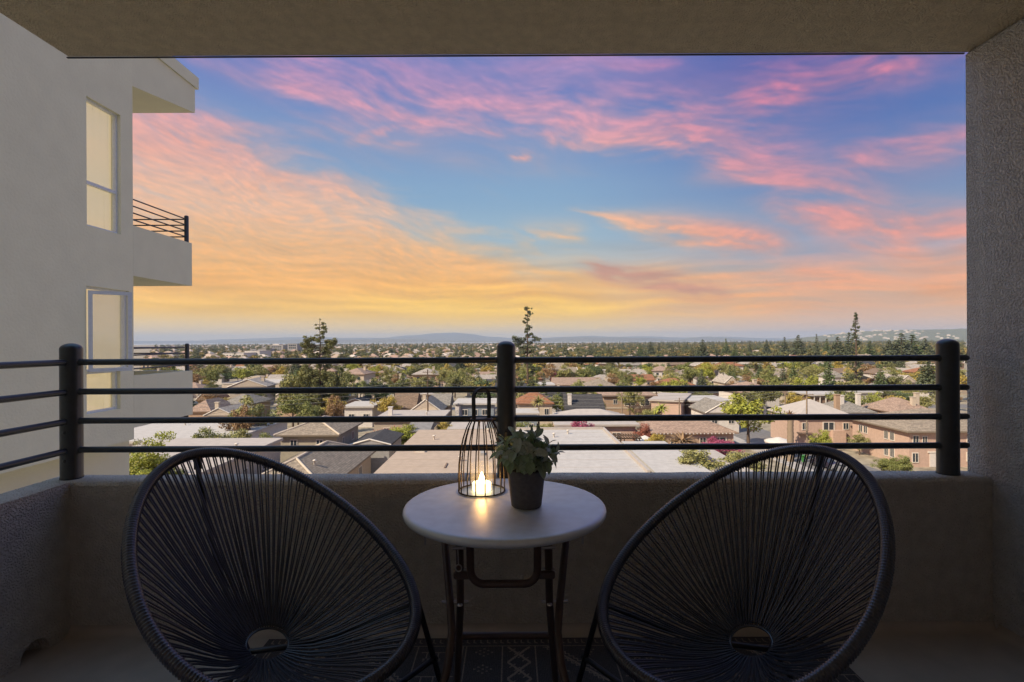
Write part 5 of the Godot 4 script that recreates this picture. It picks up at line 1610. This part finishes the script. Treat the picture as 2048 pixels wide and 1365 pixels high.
	while z < 4400.0:
		var step := 9.0 + z * 0.038
		var x := -0.66 * z - 8.0 + rng.randf() * 8.0
		while x < 0.84 * z:
			var zz := z + rng.randf_range(-4.0, 4.0)
			var right := x / z
			var cone := rng.randf() < (0.10 + 0.25 * smoothstep(0.0, 0.6, right) * smoothstep(250.0, 500.0, z))
			var h := rng.randf_range(5.6, 10.0) * (1.0 + 0.35 * smoothstep(0.2, 0.7, right) * smoothstep(250.0, 500.0, z))
			if cone: h = rng.randf_range(9.0, 17.0)
			if is_free(x - 1.5, x + 1.5, zz - 1.5, zz + 1.5) and rng.randf() < 0.85:
				if z < 420.0 and n_tree < 250:
					var lf: String = leafs[rng.randi() % leafs.size()]
					if cone: lf = ["leaf_pine", "leaf_dark"][rng.randi() % 2]
					var t := tree("conifer_tree" if cone else "broad_tree", "", ("conifer%d" % (rng.randi() % 3)) if cone else "round%d" % (rng.randi() % 4), x, zz, h, lf, rng.randf_range(0.85, 1.3))
					far_items.append([t, "dark pointed conifer" if cone else "%s round tree" % lname[lf], "trees of the town beyond"])
					n_tree += 1
				else:
					var q := (3 + rng.randi() % 2) if cone else rng.randi() % 3
					var s: float = h / (13.0 if cone else 8.0) * (1.0 + 0.12 * smoothstep(600.0, 2000.0, z))
					ft[q].append(Transform3D(Basis(Vector3.UP, rng.randf() * TAU).scaled(Vector3(s * rng.randf_range(0.9, 1.5), s, s)), Vector3(x, GY, -zz)))
					var g := rng.randf()
					var c := Color(0.135, 0.155, 0.06).lerp(Color(0.38, 0.28, 0.08), pow(g, 2.4))
					if cone: c = Color(0.08, 0.10, 0.048).lerp(Color(0.16, 0.155, 0.065), g)
					ftc[q].append(c)
			x += rng.randf_range(6.0, 13.0) * (1.0 if z < 420.0 else 1.0 + (z - 420.0) / 900.0) * (1.0 - 0.4 * smoothstep(-0.1, 0.25, right) * smoothstep(380.0, 620.0, z))
		z += step
	var lm := mat(Color.WHITE, 0.85)
	lm.vertex_color_use_as_albedo = true
	for q in 5:
		many("distant_foliage", crowns["far%d" % q if q < 3 else "farcone%d" % (q - 3)][1], lm, ft[q], ftc[q], ["rounded far-off trees filling the plain", "low far-off trees between the distant houses", "broad far-off trees along the tree line", "pointed far-off conifers along the tree line", "slim far-off conifers among the distant trees"][q])

func far_house() -> ArrayMesh:
	var b := B.new()
	b.st.set_color(Color(1, 1, 1))
	b.box(Vector3(0, 1.75, 0), Vector3(10, 3.5, 9))
	b.st.set_color(Color(0.78, 0.72, 0.68))
	var A := Vector3(-5.4, 3.5, 4.9); var C := Vector3(5.4, 3.5, 4.9); var E := Vector3(5.4, 3.5, -4.9); var G := Vector3(-5.4, 3.5, -4.9)
	var r0 := Vector3(-1.6, 5.7, 0); var r1 := Vector3(1.6, 5.7, 0)
	b.quad(A, C, r1, r0); b.tri(C, E, r1); b.quad(E, G, r0, r1); b.tri(G, A, r0)
	b.st.set_color(Color(0.07, 0.07, 0.08))
	for x in [-3.2, 0.0, 3.2]: b.box(Vector3(x, 1.9, 4.52), Vector3(1.3, 1.2, 0.08))
	return b.done()

func M_far_house() -> Material:
	var m := mat(Color.WHITE, 0.9)
	m.vertex_color_use_as_albedo = true
	return m

func many(called: String, mesh: Mesh, m: Material, where: Array, colors: Array, label: String):
	if where.is_empty(): return
	var mm := MultiMesh.new()
	mm.transform_format = MultiMesh.TRANSFORM_3D
	mm.use_colors = true
	mm.mesh = mesh
	mm.instance_count = where.size()
	for i in where.size():
		mm.set_instance_transform(i, where[i])
		mm.set_instance_color(i, colors[i])
	var o := MultiMeshInstance3D.new()
	o.multimesh = mm
	o.material_override = m
	o.name = numbered(self, called)
	add_child(o, true)
	kind(o, "stuff", label)

# far hills as folded ground, each at its own distance
func hills(called: String, label: String, z: float, deep: float, ridge: Array, m: Material, sd: int, rough: float):
	var n := FastNoiseLite.new(); n.seed = sd; n.frequency = 1.0; n.fractal_octaves = 4
	var b := B.new()
	b.st.set_smooth_group(1)
	var x0: float = ridge[0][0]; var x1: float = ridge[ridge.size() - 1][0]
	var nx := 160; var nz := 14
	var P := []
	for j in nz + 1:
		var row := []
		var t := float(j) / nz
		for i in nx + 1:
			var px := lerpf(x0, x1, float(i) / nx)
			var h := 0.0
			for k in range(1, ridge.size()):
				if px <= ridge[k][0]:
					var s: float = (px - ridge[k - 1][0]) / (ridge[k][0] - ridge[k - 1][0])
					h = lerpf(ridge[k - 1][1], ridge[k][1], s * s * (3.0 - 2.0 * s))
					break
			var zz := z + deep * t
			var x := (px - 1024.0) / 1077.0 * z
			var prof := sin(minf(t * 1.25, 1.0) * PI / 2)
			var e := n.get_noise_2d(x * 3.0 / z, zz * 3.0 / z * 2.0) * rough + n.get_noise_2d(x * 12.0 / z, zz * 14.0 / z) * rough * 0.5
			row.append(Vector3(x, GY - 2.0 + maxf(0.0, h * prof * (1.0 - 0.35 * maxf(0.0, t - 0.8) * 5.0) + e * h * prof), -zz))
		P.append(row)
	for j in nz:
		for i in nx:
			b.quad(P[j][i], P[j][i + 1], P[j + 1][i + 1], P[j + 1][i])
	kind(put(called, b, m), "structure", label)

func land():
	var b := B.new()
	b.quad(Vector3(-16000, GY, 400), Vector3(16000, GY, 400), Vector3(16000, GY, -16000), Vector3(-16000, GY, -16000))
	var gm := tri_mat(lin(0.42, 0.36, 0.26), noise_tex(1024, 0.03, 0.35, 1.0, 5, 33), 0.012, 0.95)
	kind(put("ground", b, gm), "structure")
	sheet("street", 33, 60, 60, 76, 0.012, M.concrete)
	sheet("street", 46, 56, 76, 132, 0.008, M.asphalt)
	sheet("driveway", -16.5, 26, 40, 60, 0.006, M.asphalt)
	claim(44, 58, 60, 135)
	for zz in [160.0, 228.0, 318.0]:
		sheet("street", -300, 330, zz - 4, zz + 4, 0.02, M.asphalt)
	var b2 := B.new()
	b2.box(Vector3(44.6, GY + 0.07, -104), Vector3(2.6, 0.14, 56))
	kind(put("pavement", b2, M.concrete), "structure")
	var water := mat(lin(0.36, 0.40, 0.43), 0.6)
	sheet("bay_water", -9000, 3000, 5600, 9000, 0.5, water)
	var hm := tri_mat(lin(0.19, 0.185, 0.15), T.coarse, 0.0015, 1.0)
	hills("far_hills", "long blue ridge across the bay", 11800, 2500, [[-200, 40], [300, 70], [380, 110], [450, 118], [520, 150], [590, 150], [640, 120], [720, 110], [790, 165], [845, 222], [890, 240], [925, 215], [975, 135], [1060, 85], [1150, 120], [1200, 135], [1260, 115], [1330, 120], [1420, 95], [1500, 110], [1620, 60], [2100, 40]], hm, 5, 0.16)
	hills("near_hills", "lower hazy ridge before the long one", 8200, 1500, [[380, 0], [470, 50], [560, 66], [650, 60], [740, 74], [800, 60], [880, 40], [1000, 20], [1080, 60], [1160, 85], [1240, 80], [1330, 60], [1400, 20], [1440, 70], [1470, 84], [1500, 60], [1540, 10], [1600, 0]], hm, 8, 0.2)
	var wm := tri_mat(lin(0.17, 0.175, 0.11), T.coarse, 0.004, 1.0)
	hills("wooded_hill", "wooded hill dotted with houses at the far right", 3600, 900, [[1640, 0], [1740, 46], [1800, 70], [1850, 88], [1900, 90], [1960, 92], [2100, 100]], wm, 11, 0.14)
	var where := []; var cols := []
	rng.seed = 5
	for k in 90:
		var px := rng.randf_range(1740, 1960)
		var t := rng.randf_range(0.1, 0.75)
		var hgt := lerpf(30.0, 88.0, clampf((px - 1700.0) / 160.0, 0, 1)) * sin(minf(t * 1.25, 1.0) * PI / 2)
		var zz := 3600.0 + 900.0 * t
		where.append(Transform3D(Basis(Vector3.UP, rng.randf() * TAU).scaled(Vector3.ONE * rng.randf_range(1.2, 2.4)), Vector3((px - 1024.0) / 1077.0 * 3600.0, GY + hgt - 2.0, -zz)))
		cols.append(Color(0.6, 0.56, 0.5) * rng.randf_range(0.8, 1.1))
	many("hillside_houses", far_house(), M_far_house(), where, cols, "pale specks of houses on the wooded hill at the far right")

# tell the scattered things apart: by the landmark beside them, and only then by their order
func name_the_rest():
	var marks := [[300, "the grey stucco wing"], [415, "the wing's balconies"], [500, "the cream hall"], [575, "the dark pointed conifer"], [640, "the redwood"], [730, "the flat-roofed house"], [810, "the steep brown roof"], [855, "the telegraph pole"], [950, "the lantern"], [1055, "the thin pine"], [1165, "the slate roof"], [1255, "the brick house"], [1350, "the pink terrace"], [1430, "the grey-gabled cottage"], [1496, "the bright green tree"], [1590, "the conifer pair"], [1655, "the long white house"], [1712, "the spire-shaped conifer"], [1790, "the wide golden tree"], [1880, "the right post"]]
	var by := {}
	for e in far_items:
		var p: Vector3 = e[0].position
		var px := 1024.0 - p.x / p.z * 1077.0
		var best = marks[0]
		for m in marks:
			if absf(m[0] - px) < absf(best[0] - px): best = m
		var side := "left of" if px < best[0] else "right of"
		var depth := "close behind" if -p.z < 190.0 else ("well behind" if -p.z < 270.0 else "far behind")
		var l := "%s %s, %s %s" % [e[1], depth, side, best[1]]
		if e[2] == "skyline conifers": l = "%s, %s %s" % [e[1], side, best[1]]
		e[0].set_meta("group", e[2])
		by.get_or_add(l, []).append([px, e[0]])
	var nth := ["first", "second", "third", "fourth", "fifth", "sixth", "seventh", "eighth", "ninth"]
	for l in by:
		var a: Array = by[l]
		a.sort_custom(func(p, q): return p[0] < q[0])
		for i in a.size():
			a[i][1].set_meta("label", l if a.size() == 1 else "%s, %s from left" % [l, nth[mini(i, 8)]])


func _ready():
	var cam := Camera3D.new()
	cam.name = "camera"
	cam.position = Vector3(0, 1.2, 0)
	cam.rotation_degrees = Vector3(0, 0, -0.28)
	cam.fov = 64.7
	cam.near = 0.05; cam.far = 60000.0
	add_child(cam)
	cam.current = true
	var env := Environment.new()
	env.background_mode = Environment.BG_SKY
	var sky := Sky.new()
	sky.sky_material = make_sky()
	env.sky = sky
	env.tonemap_mode = Environment.TONE_MAPPER_LINEAR
	env.tonemap_exposure = EXPOSURE
	env.sdfgi_enabled = true; env.ssao_enabled = true; env.ssil_enabled = true
	env.fog_enabled = true
	env.fog_density = 0.00008
	env.fog_light_color = Color(0.78, 0.88, 1.0)
	var we := WorldEnvironment.new()
	we.name = "world"
	we.environment = env
	add_child(we)
	var sun := DirectionalLight3D.new()
	sun.name = "sun"
	sun.light_energy = 1.55
	sun.light_color = Color(1.0, 0.93, 0.82)
	sun.light_angular_distance = 0.5
	sun.shadow_enabled = true
	var to_sun := Vector3(-0.82 * cos(0.70), sin(0.70), 0.57 * cos(0.70))
	sun.basis = Basis.looking_at(-to_sun)
	add_child(sun)
	make_materials()
	house_parts()
	make_crowns()
	land()
	wing()
	near_town()
	near_trees()
	gardens()
	town()
	name_the_rest()
	balcony()
